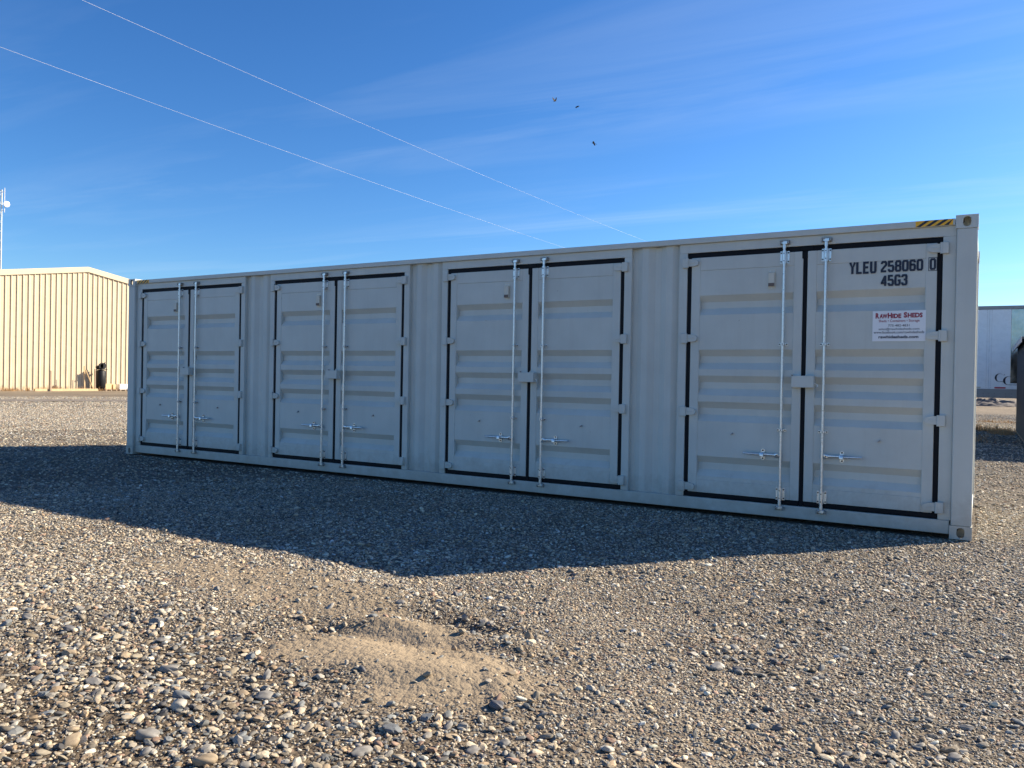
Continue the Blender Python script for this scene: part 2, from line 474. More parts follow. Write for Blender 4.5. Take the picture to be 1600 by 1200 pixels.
at = gme.attributes['sand']
at.data.foreach_set('value', sand_mask(GX, GY).ravel().astype(np.float32))

def ground_mat():
    m, t, b = new_mat('gravel_ground')
    l = t.links.new
    geo = N(t, 'ShaderNodeNewGeometry')
    flat = N(t, 'ShaderNodeVectorMath', operation='MULTIPLY'); flat.inputs[1].default_value = (1, 1, 0)
    l(geo.outputs['Position'], flat.inputs[0])
    warp = N(t, 'ShaderNodeTexNoise', i_Scale=14.0, i_Detail=2.0)
    l(flat.outputs[0], warp.inputs['Vector'])
    wm = N(t, 'ShaderNodeVectorMath', operation='MULTIPLY_ADD'); wm.inputs[1].default_value = (0.02, 0.02, 0)
    l(warp.outputs['Color'], wm.inputs[0]); l(flat.outputs[0], wm.inputs[2])
    def cells(scale):
        v = N(t, 'ShaderNodeTexVoronoi', i_Scale=scale)
        l(wm.outputs[0], v.inputs['Vector'])
        s = N(t, 'ShaderNodeSeparateColor'); l(v.outputs['Color'], s.inputs[0])
        cr = N(t, 'ShaderNodeValToRGB'); cr.color_ramp.interpolation = 'CONSTANT'
        stops = [(0.0, (0.30, 0.26, 0.215)), (0.18, (0.16, 0.145, 0.13)), (0.32, (0.40, 0.345, 0.27)), (0.5, (0.24, 0.215, 0.185)),
                 (0.63, (0.33, 0.25, 0.17)), (0.75, (0.47, 0.43, 0.36)), (0.84, (0.13, 0.13, 0.135)), (0.92, (0.30, 0.22, 0.17))]
        e = cr.color_ramp.elements
        e[0].position = 0; e[0].color = (*stops[0][1], 1); e[1].position = stops[1][0]; e[1].color = (*stops[1][1], 1)
        for p, c in stops[2:]:
            k = e.new(p); k.color = (*c, 1)
        l(s.outputs[0], cr.inputs[0])
        return v, cr
    v1, c1 = cells(75.0)
    v2, c2 = cells(26.0)
    v3, c3 = cells(9.0)
    fine = N(t, 'ShaderNodeMixRGB', i_Fac=0.42); l(c1.outputs[0], fine.inputs[1]); l(c2.outputs[0], fine.inputs[2])
    fine2 = N(t, 'ShaderNodeMixRGB', i_Fac=0.22); l(fine.outputs[0], fine2.inputs[1]); l(c3.outputs[0], fine2.inputs[2])
    sandn = N(t, 'ShaderNodeTexNoise', i_Scale=180.0, i_Detail=4.0, i_Roughness=0.8)
    l(flat.outputs[0], sandn.inputs['Vector'])
    sr = N(t, 'ShaderNodeValToRGB')
    sr.color_ramp.elements[0].position = 0.3; sr.color_ramp.elements[0].color = (0.34, 0.265, 0.18, 1)
    sr.color_ramp.elements[1].position = 0.7; sr.color_ramp.elements[1].color = (0.66, 0.53, 0.37, 1)
    l(sandn.outputs[0], sr.inputs[0])
    at = N(t, 'ShaderNodeAttribute', attribute_name='sand')
    sm = N(t, 'ShaderNodeMixRGB'); l(at.outputs['Fac'], sm.inputs[0]); l(fine2.outputs[0], sm.inputs[1]); l(sr.outputs[0], sm.inputs[2])
    big = N(t, 'ShaderNodeTexNoise', i_Scale=0.35, i_Detail=6.0, i_Roughness=0.65); l(flat.outputs[0], big.inputs['Vector'])
    br = N(t, 'ShaderNodeMapRange'); br.inputs[1].default_value = 0.3; br.inputs[2].default_value = 0.7
    br.inputs[3].default_value = 0.40; br.inputs[4].default_value = 0.70
    l(big.outputs[0], br.inputs[0])
    fin = N(t, 'ShaderNodeMixRGB', blend_type='MULTIPLY', i_Fac=1.0); l(sm.outputs[0], fin.inputs[1]); l(br.outputs[0], fin.inputs[2])
    so = N(t, 'ShaderNodeAttribute', attribute_name='soil')
    sof = N(t, 'ShaderNodeMath', operation='MULTIPLY', i_1=0.75); l(so.outputs['Fac'], sof.inputs[0])
    som = N(t, 'ShaderNodeMixRGB'); som.inputs[2].default_value = (0.105, 0.078, 0.052, 1)
    l(sof.outputs[0], som.inputs[0]); l(fin.outputs[0], som.inputs[1])
    l(som.outputs[0], b.inputs['Base Color'])
    b.inputs['Roughness'].default_value = 0.92
    b.inputs['Specular IOR Level'].default_value = 0.15
    # relief
    h1 = N(t, 'ShaderNodeMath', operation='MULTIPLY', i_1=-1.0); l(v1.outputs['Distance'], h1.inputs[0])
    h2 = N(t, 'ShaderNodeMath', operation='MULTIPLY_ADD', i_1=-2.4); l(v2.outputs['Distance'], h2.inputs[0]); l(h1.outputs[0], h2.inputs[2])
    ns = N(t, 'ShaderNodeMath', operation='MULTIPLY_ADD', i_1=0.5); l(sandn.outputs[0], ns.inputs[0]); l(h2.outputs[0], ns.inputs[2])
    inv = N(t, 'ShaderNodeMapRange'); inv.inputs[3].default_value = 1.0; inv.inputs[4].default_value = 0.35
    l(at.outputs['Fac'], inv.inputs[0])
    bp = N(t, 'ShaderNodeBump', i_Distance=0.012)
    l(inv.outputs[0], bp.inputs['Strength']); l(ns.outputs[0], bp.inputs['Height']); l(bp.outputs[0], b.inputs['Normal'])
    return m
gme.materials.append(ground_mat())
tag(link('ground', gme), kind='structure')

# worn dirt track that crosses the yard in front of the warehouse
mb = MB()
d = Vector((2.5, 4.15, 0)).normalized(); nrm = Vector((d.y, -d.x, 0))
vs, fs = [], []
K = 60
for i in range(K):
    s = -60 + 66 * i / (K - 1) + 20
    c = Vector((-23.2, 12.4, 0)) + d * s
    wv = 1.0 + 0.25 * math.sin(i * 1.7) + random.uniform(-0.12, 0.12)
    for k, off in enumerate((-1.25 * wv, 0.0, 1.25 * wv)):
        p = c + nrm * off
        vs.append((p.x, p.y, float(height(p.x, p.y)) + 0.02))
for i in range(K - 1):
    for k in range(2):
        fs.append((i * 3 + k, i * 3 + k + 1, i * 3 + k + 4, i * 3 + k + 3))
mb.add(vs, fs)
tag(mb.build('dirt_track', M['track'], smooth=60), kind='structure')

# ------------------------------------------------------------------ the shipping container
CL, CH, CW = 12.192, 2.896, 2.438
FY = 0.05                      # frame plane behind the castings
container = empty('shipping_container')
tag(container, 'pale grey steel shipping container with four pairs of side doors standing on the gravel', 'shipping container')

def stadium(cx, cz, hw, hh, n=24):
    pts = []
    for k in range(n):
        t = 2 * math.pi * (k + 0.5) / n
        x, z = math.cos(t) * hw, math.sin(t) * hw
        z += (hh - hw) if z > 0 else -(hh - hw)
        pts.append((cx + x, cz + z))
    return pts
def casting(x0, x1, y0, y1, z0, z1, front, sx):
    # corner casting: box with an oval aperture in its long side and in its end
    mb = MB()
    def face(a0, a1, b0, b1, fn, dep):
        ca, cb = (a0 + a1) / 2, (b0 + b1) / 2
        hole = stadium(ca, cb, 0.032, 0.046)
        rect = []
        for (a, b_) in hole:
            da, db = a - ca, b_ - cb
            k = min((a1 - a0) / 2 / max(abs(da), 1e-9), (b1 - b0) / 2 / max(abs(db), 1e-9))
            rect.append((ca + da * k, cb + db * k))
        # add true corners
        n = len(hole)
        vs = [fn(a, b_, 0) for a, b_ in rect] + [fn(a, b_, 0) for a, b_ in hole] + [fn(a, b_, dep) for a, b_ in hole]
        fs = []
        cor = {}
        for i in range(n):
            j = (i + 1) % n
            ri, rj = rect[i], rect[j]
            ei = (abs(abs(ri[0] - ca) - (a1 - a0) / 2) < 1e-6, abs(abs(rj[0] - ca) - (a1 - a0) / 2) < 1e-6)
            if ei[0] != ei[1]:
                cx_ = a1 if (ri[0] + rj[0]) / 2 > ca else a0
                cz_ = b1 if (ri[1] + rj[1]) / 2 > cb else b0
                vs.append(fn(cx_, cz_, 0)); fs.append((i, len(vs) - 1, j, n + j, n + i))
            else:
                fs.append((i, j, n + j, n + i))
            fs.append((n + i, n + j, 2 * n + j, 2 * n + i))
        mb.add(vs, fs)
    d = 0.03
    yf = y0 if front else y1; sy = 1 if front else -1
    face(x0, x1, z0, z1, lambda a, b_, e: (a, yf + sy * e, b_), d)
    xe = x1 if sx > 0 else x0
    face(y0, y1, z0, z1, lambda a, b_, e: (xe - sx * e, a, b_), d)
    mb.add([(x0, y0, z0), (x1, y0, z0), (x1, y1, z0), (x0, y1, z0)], [(0, 1, 2, 3)])
    mb.add([(x0, y0, z1), (x1, y0, z1), (x1, y1, z1), (x0, y1, z1)], [(0, 1, 2, 3)])
    xi = x0 if sx > 0 else x1
    mb.add([(xi, y0, z0), (xi, y1, z0), (xi, y1, z1), (xi, y0, z1)], [(0, 1, 2, 3)])
    yb = y1 if front else y0
    mb.add([(x0, yb, z0), (x1, yb, z0), (x1, yb, z1), (x0, yb, z1)], [(0, 1, 2, 3)])
    me = bpy.data.meshes.new('corner_casting')
    me.from_pydata(mb.v, [], mb.f); me.materials.append(M['paint'])
    bm = bmesh.new(); bm.from_mesh(me)
    bmesh.ops.remove_doubles(bm, verts=bm.verts, dist=0.0005)
    bmesh.ops.recalc_face_normals(bm, faces=bm.faces)
    bm.to_mesh(me); bm.free()
    return link('corner_casting', me, container)
for front in (True, False):
    y0, y1 = (0, 0.162) if front else (CW - 0.162, CW)
    for sx in (-1, 1):
        x0, x1 = (0, 0.178) if sx < 0 else (CL - 0.178, CL)
        for (z0, z1) in ((0, 0.118), (CH - 0.118, CH)):
            casting(x0, x1, y0, y1, z0, z1, front, sx)
        px0, px1 = (0.005, 0.168) if sx < 0 else (CL - 0.168, CL - 0.005)
        py0, py1 = (0.005, 0.158) if front else (CW - 0.158, CW - 0.005)
        MB().box(px0, px1, py0, py1, 0.118, CH - 0.118, 0.008).build('corner_post', M['paint'], container)
# rails
for front in (True, False):
    s = (lambda a: a) if front else (lambda a: CW - a)
    MB().box(0.18, CL - 0.18, s(0.02), s(0.09), 2.815, 2.873, 0.004).build('top_rail', M['paint'], container)
    MB().box(0.18, CL - 0.18, s(0.044), s(0.12), 0.032, 0.155, 0.005).build('bottom_rail', M['paint'], container)
for sx in (0, 1):
    xa, xb = (0.012, 0.1) if sx == 0 else (CL - 0.1, CL - 0.012)
    MB().box(xa, xb, 0.165, CW - 0.165, 2.79, 2.873, 0.004).build('end_rail', M['paint'], container)
    MB().box(xa, xb, 0.165, CW - 0.165, 0.03, 0.15, 0.004).build('end_sill', M['paint'], container)
def corr(t0, t1, d_out, d_in, first=0.05, flat=0.072, slope=0.068):
    prof = [(t0, d_in)]; t = t0 + first; side = 0
    while t + slope + flat < t1:
        prof += [(t, d_in if side == 0 else d_out), (t + slope, d_out if side == 0 else d_in)]
        side ^= 1; t += slope + flat
    if side == 1:
        prof += [(t, d_out), (min(t + slope, t1 - 0.002), d_in)]
    prof.append((t1, d_in))
    return prof
MB().sheet(corr(0.16, CL - 0.16, CW - 0.03, CW - 0.066), 0.152, 2.82, 'tx_az').build('rear_wall', M['paint'], container)
MB().sheet(corr(0.16, CW - 0.16, CL - 0.03, CL - 0.066), 0.148, 2.795, 'ty_az').build('end_wall', M['paint'], container)
MB().sheet(corr(0.16, CW - 0.16, 0.03, 0.066), 0.148, 2.795, 'ty_az').build('end_wall', M['paint'], container)
MB().sheet(corr(0.11, CL - 0.11, 2.872, 2.852, first=0.08, flat=0.10, slope=0.04), 0.095, CW - 0.095, 'tx_ay').build('roof', M['paint'], container)
MB().box(0.11, CL - 0.11, 0.13, CW - 0.13, 0.06, 0.148).build('floor', M['dark'], container)

# side wall: door surrounds (jambs and header) and the ribbed strips between them
CENT = (1.486, 4.566, 7.632, 10.727)
HW = 1.19                      # half opening, to the outside of the seals
ZT, ZB = 2.718, 0.158
edges = []
for c in CENT:
    edges.append((c - HW, c + HW))
JW = 0.085
for i, (a, b_) in enumerate(edges):
    la = 0.17 if i == 0 else a - JW
    rb = CL - 0.17 if i == 3 else b_ + JW
    MB().box(la, a, FY, FY + 0.08, 0.156, ZT + 0.002, 0.003).build('door_jamb', M['paint'], container)
    MB().box(b_, rb, FY, FY + 0.08, 0.156, ZT + 0.002, 0.003).build('door_jamb', M['paint'], container)
    MB().box(la, rb, FY + 0.001, FY + 0.08, ZT + 0.003, 2.814, 0.002).build('door_header', M['paint'], container)
    if i < 3:
        t0, t1 = rb, edges[i + 1][0] - JW
        dI, dO = FY + 0.052, FY + 0.016
        wv = (t1 - t0)
        st = [0, 0.075, 0.145, 0.215, 0.285, 0.345, 0.405, 0.475, 1]
        k = wv / 0.53
        prof = [(t0, dI), (t0 + 0.055 * k, dI), (t0 + 0.118 * k, dO), (t0 + 0.185 * k, dO), (t0 + 0.25 * k, dI), (t0 + 0.315 * k, dI),
                (t0 + 0.38 * k, dO), (t0 + 0.45 * k, dO), (t0 + 0.505 * k, dI), (t1, dI)]
        MB().sheet(prof, 0.156, 2.814, 'tx_az').build('ribbed_wall_panel', M['paint'], container)

# doors -------------------------------------------------------------------
DY = FY + 0.006                # face of the door frame
PY = DY + 0.005                # face of the pressed sheet
GR = 0.054
grooves = ((2.269, 2.202, 2.136, 2.066), (1.703, 1.635, 1.567, 1.499), (1.432, 1.364, 1.297, 1.228), (1.161, 1.093, 1.026, 0.957), (0.592, 0.522, 0.452, 0.382))
def door_panel_profile():
    p = [(2.53, PY)]
    for (a, b_, c, d_) in grooves:
        p += [(a, PY), (b_, PY + GR), (c, PY + GR), (d_, PY)]
    p.append((0.342, PY))
    return p
DT, DB = 2.668, 0.208
def door_meshes(s):
    # s = +1 right leaf, -1 left leaf; local x = 0 at the meeting line
    X = lambda a, b_: (min(s * a, s * b_), max(s * a, s * b_))
    out = {}
    mb = MB()
    for (a, b_) in ((0.021, 0.108), (1.052, 1.145)):
        x0, x1 = X(a, b_); mb.box(x0, x1, DY, DY + 0.06, DB, DT, 0.004)
    x0, x1 = X(0.108, 1.052)
    mb.box(x0, x1, DY + 0.001, DY + 0.06, 2.531, DT, 0.003)
    mb.box(x0, x1, DY + 0.001, DY + 0.06, DB, 0.341, 0.003)
    mb.sheet(door_panel_profile(), x0, x1, 'tz_ax')
    out['door'] = mb.mesh('door', M['paint'])
    mb = MB()
    x0, x1 = X(1.1425, HW - 0.0005); mb.box(x0, x1, DY + 0.004, DY + 0.04, ZB + 0.0465, ZT - 0.0465, 0.006)
    x0, x1 = X(0.0215, HW - 0.0005)
    mb.box(x0, x1, DY + 0.004, DY + 0.04, DT - 0.003, ZT - 0.001, 0.006)
    mb.box(x0, x1, DY + 0.004, DY + 0.04, ZB + 0.001, DB + 0.002, 0.006)
    if s > 0:
        mb.box(-0.0205, 0.0205, DY + 0.002, DY + 0.045, ZB + 0.001, ZT - 0.002, 0.006)
        mb.box(-0.045, 0.075, DY - 0.003, DY + 0.03, DT + 0.002, ZT + 0.006, 0.006)
        mb.box(-0.036, 0.021, DY - 0.002, DY + 0.03, DT - 0.075, DT + 0.001, 0.006)
    out['door_seal'] = mb.mesh('door_seal', M['seal'])
    for zc in (2.615, 1.822, 1.052, 0.265):
        mb = MB()
        x0, x1 = X(HW - 0.008, HW + 0.048); mb.box(x0, x1, FY - 0.036, FY + 0.002, zc - 0.052, zc + 0.052, 0.005)
        up = 0 if zc < 1 else 0
        poly = [(s * 1.182, zc - 0.036), (s * 1.182, zc + 0.04), (s * 1.13, zc + 0.04), (s * 1.085, zc + 0.028), (s * 1.070, zc + 0.014),
                (s * 1.070, zc - 0.014), (s * 1.085, zc - 0.030), (s * 1.12, zc - 0.036)]
        mb.prism(poly, FY - 0.024, DY + 0.002)
        mb.tube([(s * 1.181, FY - 0.028, zc - 0.05), (s * 1.181, FY - 0.028, zc + 0.05)], 0.013, 8)
        x0, x1 = X(1.105, 1.165); mb.box(x0, x1, FY - 0.028, FY - 0.022, zc - 0.005, zc + 0.009, 0.002)
        out.setdefault('hinge', []).append(mb.mesh('hinge', M['paint'], 40))
    RX, RY = s * 0.195, DY - 0.034
    mb = MB(); mb.tube([(RX, RY, 0.145), (RX, RY, 2.752)], 0.0132, 12)
    mb.tube([(RX, RY, 2.70), (RX, RY, 2.742)], 0.017, 12); mb.tube([(RX, RY, 0.15), (RX, RY, 0.19)], 0.017, 12)
    # cams at both ends
    for z0, z1 in ((2.742, 2.775), (0.112, 0.145)):
        mb.box(RX - 0.022, RX + 0.03, RY - 0.014, RY + 0.016, z0, z1, 0.004)
        mb.box(RX - 0.03, RX - 0.016, RY - 0.01, RY + 0.022, z0 + 0.006, z1 + 0.004, 0.003)
    out['lock_rod'] = mb.mesh('lock_rod', M['zinc'], 40)
    for zc in (2.618, 0.265):
        mb = MB()
        for sd in (-1, 1):
            xa, xb = RX + sd * 0.02, RX + sd * 0.045
            mb.box(min(xa, xb), max(xa, xb), DY - 0.006, DY, zc - 0.062, zc + 0.062, 0.002)
            for dz in (-0.043, 0.043):
                mb.tube([(RX + sd * 0.034, DY - 0.0145, zc + dz), (RX + sd * 0.034, DY - 0.004, zc + dz)], 0.0075, 6, mi=1)
            mb.box(RX + sd * 0.0165, RX + sd * 0.0215, RY, DY - 0.001, zc - 0.055, zc + 0.055)
        mb.tube([(RX, RY, zc - 0.068), (RX, RY, zc + 0.062)], 0.0195, 12)
        for dz in (-0.04, 0.035):
            mb.tube([(RX, RY - 0.023, zc + dz), (RX, RY - 0.015, zc + dz)], 0.006, 6, mi=1)
        out.setdefault('rod_bracket', []).append(mb.mesh('rod_bracket', [M['zinc'], M['dark']], 40))
    for zc in (1.758, 0.902):
        mb = MB()
        mb.box(RX - 0.045, RX + 0.045, DY - 0.005, DY, zc - 0.015, zc + 0.015, 0.002)
        mb.box(RX - 0.018, RX + 0.018, RY - 0.017, DY - 0.003, zc - 0.014, zc + 0.014, 0.004)
        for sd in (-1, 1):
            mb.tube([(RX + sd * 0.034, DY - 0.0125, zc), (RX + sd * 0.034, DY - 0.003, zc)], 0.0075, 6, mi=1)
        mb.tube([(RX, RY - 0.021, zc), (RX, RY - 0.016, zc)], 0.006, 6, mi=1)
        out.setdefault('rod_clip', []).append(mb.mesh('rod_clip', [M['zinc'], M['dark']], 40))
    # swing handle and its catch
    zc = 0.658; hy = RY - 0.006
    mb = MB()
    x0, x1 = X(0.208, 0.252); mb.box(x0, x1, hy - 0.012, hy + 0.016, zc - 0.024, zc + 0.02, 0.004)
    mb.tube([(s * 0.232, hy - 0.018, zc), (s * 0.232, hy - 0.01, zc)], 0.006, 8, mi=1)
    mb.tube([(s * 0.24, hy, zc), (s * 0.34, hy - 0.004, zc + 0.004), (s * 0.40, hy - 0.012, zc + 0.002), (s * 0.46, hy - 0.02, zc + 0.004),
             (s * 0.555, hy - 0.022, zc + 0.006)], 0.0125, 8, radii=[0.014, 0.012, 0.011, 0.0125, 0.0115])
    out['handle'] = mb.mesh('handle', [M['zinc'], M['dark']], 45)
    mb = MB(); hx = s * 0.372
    pl = [(hx + p[0], zc + p[1]) for p in [(a, b_) for a, b_ in stadium(0, 0, 0.020, 0.056, 14)]]
    mb.prism(pl, DY + 0.0, DY + PY - DY - 0.012)
    for dz in (-0.04, 0.04):
        mb.tube([(hx, DY - 0.014, zc + dz), (hx, DY - 0.006, zc + dz)], 0.0085, 8, mi=1)
    mb.box(hx - 0.018, hx + 0.018, RY - 0.034, DY - 0.002, zc - 0.021, zc - 0.013, 0.002)
    mb.box(hx - 0.02, hx + 0.02, RY - 0.036, RY - 0.028, zc - 0.02, zc + 0.022, 0.003)
    mb.box(hx - 0.014, hx + 0.014, RY - 0.02, DY - 0.002, zc + 0.016, zc + 0.022, 0.002)
    out['handle_catch'] = mb.mesh('handle_catch', [M['zinc'], M['dark']], 45)
    # small welded tab that holds the open door
    mb = MB(); tx = s * 0.69; tz = 0.838
    mb.prism([(tx - 0.012, tz - 0.012), (tx + 0.012, tz - 0.004), (tx + 0.014, tz + 0.012), (tx + 0.004, tz + 0.010), (tx - 0.002, tz + 0.0)], PY - 0.022, PY + 0.001)
    out['door_tab'] = mb.mesh('door_tab', M['rail'])
    if s < 0:
        mb = MB(); vx = -0.318
        mb.box(vx - 0.037, vx + 0.037, PY - 0.004, PY, 2.308, 2.508, 0.003)
        mb.box(vx - 0.032, vx + 0.032, PY - 0.032, PY - 0.003, 2.33, 2.474, 0.006)
        mb.box(vx - 0.029, vx + 0.029, PY - 0.034, PY - 0.031, 2.334, 2.367, 0.0, mi=1)
        for q in ((-0.02, 2.49), (0.02, 2.49), (0.0, 2.319)):
            mb.tube([(vx + q[0], PY - 0.008, q[1]), (vx + q[0], PY - 0.002, q[1])], 0.005, 6, mi=2)
        out['vent_cover'] = mb.mesh('vent_cover', [M['vent'], M['mesh'], M['zinc']])
    else:
        mb = MB()
        x0, x1, y0, y1, z0, z1 = -0.094, 0.112, FY - 0.085, DY - 0.001, 1.322, 1.436
        t = 0.006
        mb.box(x0, x1, y0, y0 + t, z0, z1, 0.002); mb.box(x0 + 0.012, x1, y0 + t, y1, z1 - t, z1)
        mb.box(x1 - t, x1, y0 + t, y1, z0, z1 - t); mb.box(x0, x0 + t, y0 + t, y1 - 0.02, z0 + 0.004, z1)
        mb.box(x0 - 0.012, x0 - 0.004, DY - 0.03, DY - 0.001, z0 - 0.002, z1 + 0.01, 0.002, mi=1)
        mb.tube([(x1 + 0.002, y0 + 0.03, z0 + 0.045), (x1 + 0.03, y0 + 0.03, z0 + 0.03), (x1 + 0.036, y0 + 0.028, z0 + 0.012), (x1 + 0.024, y0 + 0.028, z0 + 0.006)], 0.0035, 6, mi=2)
        mb.tube([(0.02, DY - 0.02, z1), (0.036, DY - 0.02, z1 + 0.02), (0.04, DY - 0.02, z1 - 0.002)], 0.003, 6, mi=2)
        out['lock_box'] = mb.mesh('lock_box', [M['paint'], M['dark'], M['zinc']])
    return out
LEAF = {-1: door_meshes(-1), 1: door_meshes(1)}
doors = {}
for i, c in enumerate(CENT):
    for s in (-1, 1):
        D = link('door', LEAF[s]['door'], container, (c, 0, 0))
        doors[(i, s)] = D
        hz = random.uniform(-0.014, 0.014)
        for nm, me in LEAF[s].items():
            if nm == 'door': continue
            for m_ in (me if isinstance(me, list) else [me]):
                o = link(nm, m_, D)
                if nm in ('handle', 'handle_catch'): o.location = (0, 0, hz)
                elif nm == 'rod_clip': o.location = (0, 0, random.uniform(-0.008, 0.008))
                elif nm == 'lock_box': o.location = (random.uniform(-0.006, 0.006), 0, random.uniform(-0.008, 0.008))
    # keepers that take the rod cams, welded to header and sill
    for s in (-1, 1):
        for zk in (2.763, 0.122):
            mb = MB(); kx = c + s * 0.195
            mb.box(kx - 0.05, kx + 0.05, FY - 0.004, FY + 0.001 if zk > 1 else FY - 0.005, zk - 0.022, zk + 0.022)
            mb.box(kx - 0.044, kx - 0.032, FY - 0.048, FY - 0.003, zk - 0.017, zk + 0.019, 0.003)
            mb.box(kx + 0.033, kx + 0.045, FY - 0.048, FY - 0.003, zk - 0.017, zk + 0.019, 0.003)
            mb.box(kx - 0.04, kx - 0.012, FY - 0.052, FY - 0.043, zk + 0.004, zk + 0.019, 0.002)
            mb.box(kx - 0.031, kx + 0.032, FY - 0.012, FY - 0.0045, zk - 0.016, zk + 0.018, 0, mi=1)
            mb.build('cam_keeper', [M['dullzinc'], M['dark']], container)
D = doors[(3, 1)]
D['label'] = 'door leaf with container number lettering'
c = CENT[3]
# stencil-like block figures: each stroke is a mitred ribbon on a unit box
GLY = {'Y': [[(0.07, 1), (0.5, 0.48), (0.93, 1)], [(0.5, 0.52), (0.5, 0)]],
       'L': [[(0.12, 1), (0.12, 0.07), (0.95, 0.07)]],
       'E': [[(0.95, 0.93), (0.12, 0.93), (0.12, 0.07), (0.95, 0.07)], [(0.14, 0.52), (0.85, 0.52)]],
       'U': [[(0.12, 1), (0.12, 0.2), (0.25, 0.07), (0.75, 0.07), (0.88, 0.2), (0.88, 1)]],
       '2': [[(0.12, 0.74), (0.12, 0.82), (0.25, 0.93), (0.75, 0.93), (0.88, 0.82), (0.88, 0.66), (0.12, 0.2), (0.12, 0.07), (0.92, 0.07)]],
       '5': [[(0.88, 0.93), (0.14, 0.93), (0.14, 0.56), (0.74, 0.56), (0.88, 0.46), (0.88, 0.18), (0.75, 0.07), (0.25, 0.07), (0.12, 0.18), (0.12, 0.27)]],
       '8': [[(0.5, 0.93), (0.25, 0.93), (0.13, 0.83), (0.13, 0.63), (0.25, 0.53), (0.75, 0.53), (0.87, 0.63), (0.87, 0.83), (0.75, 0.93), (0.48, 0.93)],
             [(0.27, 0.52), (0.12, 0.42), (0.12, 0.18), (0.25, 0.07), (0.75, 0.07), (0.88, 0.18), (0.88, 0.42), (0.73, 0.52)]],
       '0': [[(0.5, 0.93), (0.25, 0.93), (0.12, 0.82), (0.12, 0.18), (0.25, 0.07), (0.75, 0.07), (0.88, 0.18), (0.88, 0.82), (0.75, 0.93), (0.48, 0.93)]],
       '6': [[(0.87, 0.74), (0.87, 0.82), (0.75, 0.93), (0.25, 0.93), (0.12, 0.82), (0.12, 0.18), (0.25, 0.07), (0.75, 0.07), (0.88, 0.18), (0.88, 0.46), (0.75, 0.56), (0.14, 0.56)]],
       '4': [[(0.72, 0), (0.72, 0.97)], [(0.70, 0.93), (0.10, 0.30), (0.10, 0.26), (0.98, 0.26)]],
       'G': [[(0.87, 0.74), (0.87, 0.82), (0.75, 0.93), (0.25, 0.93), (0.12, 0.82), (0.12, 0.18), (0.25, 0.07), (0.75, 0.07), (0.88, 0.18), (0.88, 0.47), (0.52, 0.47)]],
       '3': [[(0.12, 0.74), (0.12, 0.82), (0.25, 0.93), (0.75, 0.93), (0.87, 0.83), (0.87, 0.62), (0.75, 0.53), (0.38, 0.53)],
             [(0.73, 0.52), (0.88, 0.42), (0.88, 0.18), (0.75, 0.07), (0.25, 0.07), (0.12, 0.18), (0.12, 0.27)]]}
def letter(body, x0, x1, z0, z1, y, bold=0.0):
    n = len(body); h = z1 - z0
    wd = (x1 - x0) / (n + 0.26 * (n - 1)); hw = h * 0.096
    mb = MB()
    for i, ch in enumerate(body):
        gx0 = x0 + i * wd * 1.26 - c
        for k, st in enumerate(GLY[ch]):
            P = [Vector((gx0 + p[0] * wd, z0 + p[1] * h)) for p in st]
            vs = []
            for j, p in enumerate(P):
                d0 = (p - P[max(j - 1, 0)]); d1 = (P[min(j + 1, len(P) - 1)] - p)
                if d0.length == 0: d0 = d1
                if d1.length == 0: d1 = d0
                d0 = d0.normalized(); d1 = d1.normalized()
                nn = Vector((-d0.y - d1.y, d0.x + d1.x)); nn.normalize()
                sc_ = min(1.6, 1 / max(0.3, nn.dot(Vector((-d0.y, d0.x)))))
                for q in (1, -1):
                    v = p + nn * (hw * sc_ * q); vs.append((v.x, y - 0.0003 * k, v.y))
            mb.add(vs, [(2 * j, 2 * j + 1, 2 * j + 3, 2 * j + 2) for j in range(len(P) - 1)])
    mb.build('lettering', M['ink'], D)
letter('YLEU', 11.133, 11.363, 2.420, 2.531, PY - 0.0065)
letter('258060', 11.407, 11.755, 2.425, 2.527, PY - 0.0065)
letter('0', 11.815, 11.859, 2.426, 2.528, DY - 0.002)
letter('45G3', 11.411, 11.628, 2.295, 2.395, PY - 0.0065)
mb = MB()
for (x0, x1, z0, z1) in ((11.801, 11.806, 2.415, 2.540), (11.867, 11.872, 2.415, 2.540), (11.806, 11.867, 2.535, 2.540), (11.806, 11.867, 2.415, 2.420)):
    mb.box(x0 - c, x1 - c, DY - 0.002, DY - 0.0005, z0, z1)
mb.build('lettering', M['ink'], D)
# hazard stripes on the top rail, one at each end
def stripes(x0, x1, z0, z1, y):
    n = 4; p = (x1 - x0) / n; sk = 0.075
    mb = MB()
    mb.box(x0, x1, y - 0.0015, y - 0.0004, z0, z1, 0, 0)
    for k in range(n):
        a = x0 + p * k + 0.005 if k else x0 + 0.005
        poly = [(a, z0), (a + p * 0.48, z0), (a + p * 0.48 + sk, z1), (a + sk, z1)]
        poly = [(min(max(q[0], x0), x1), q[1]) for q in poly]
        mb.prism(poly, y - 0.0035, y - 0.0018, 'y', 1)
    mb.build('hazard_stripe', [M['yellow'], M['black']], container)
stripes(11.692, 11.992, 2.818, 2.870, 0.02)
stripes(0.21, 0.515, 2.818, 2.870, 0.02)

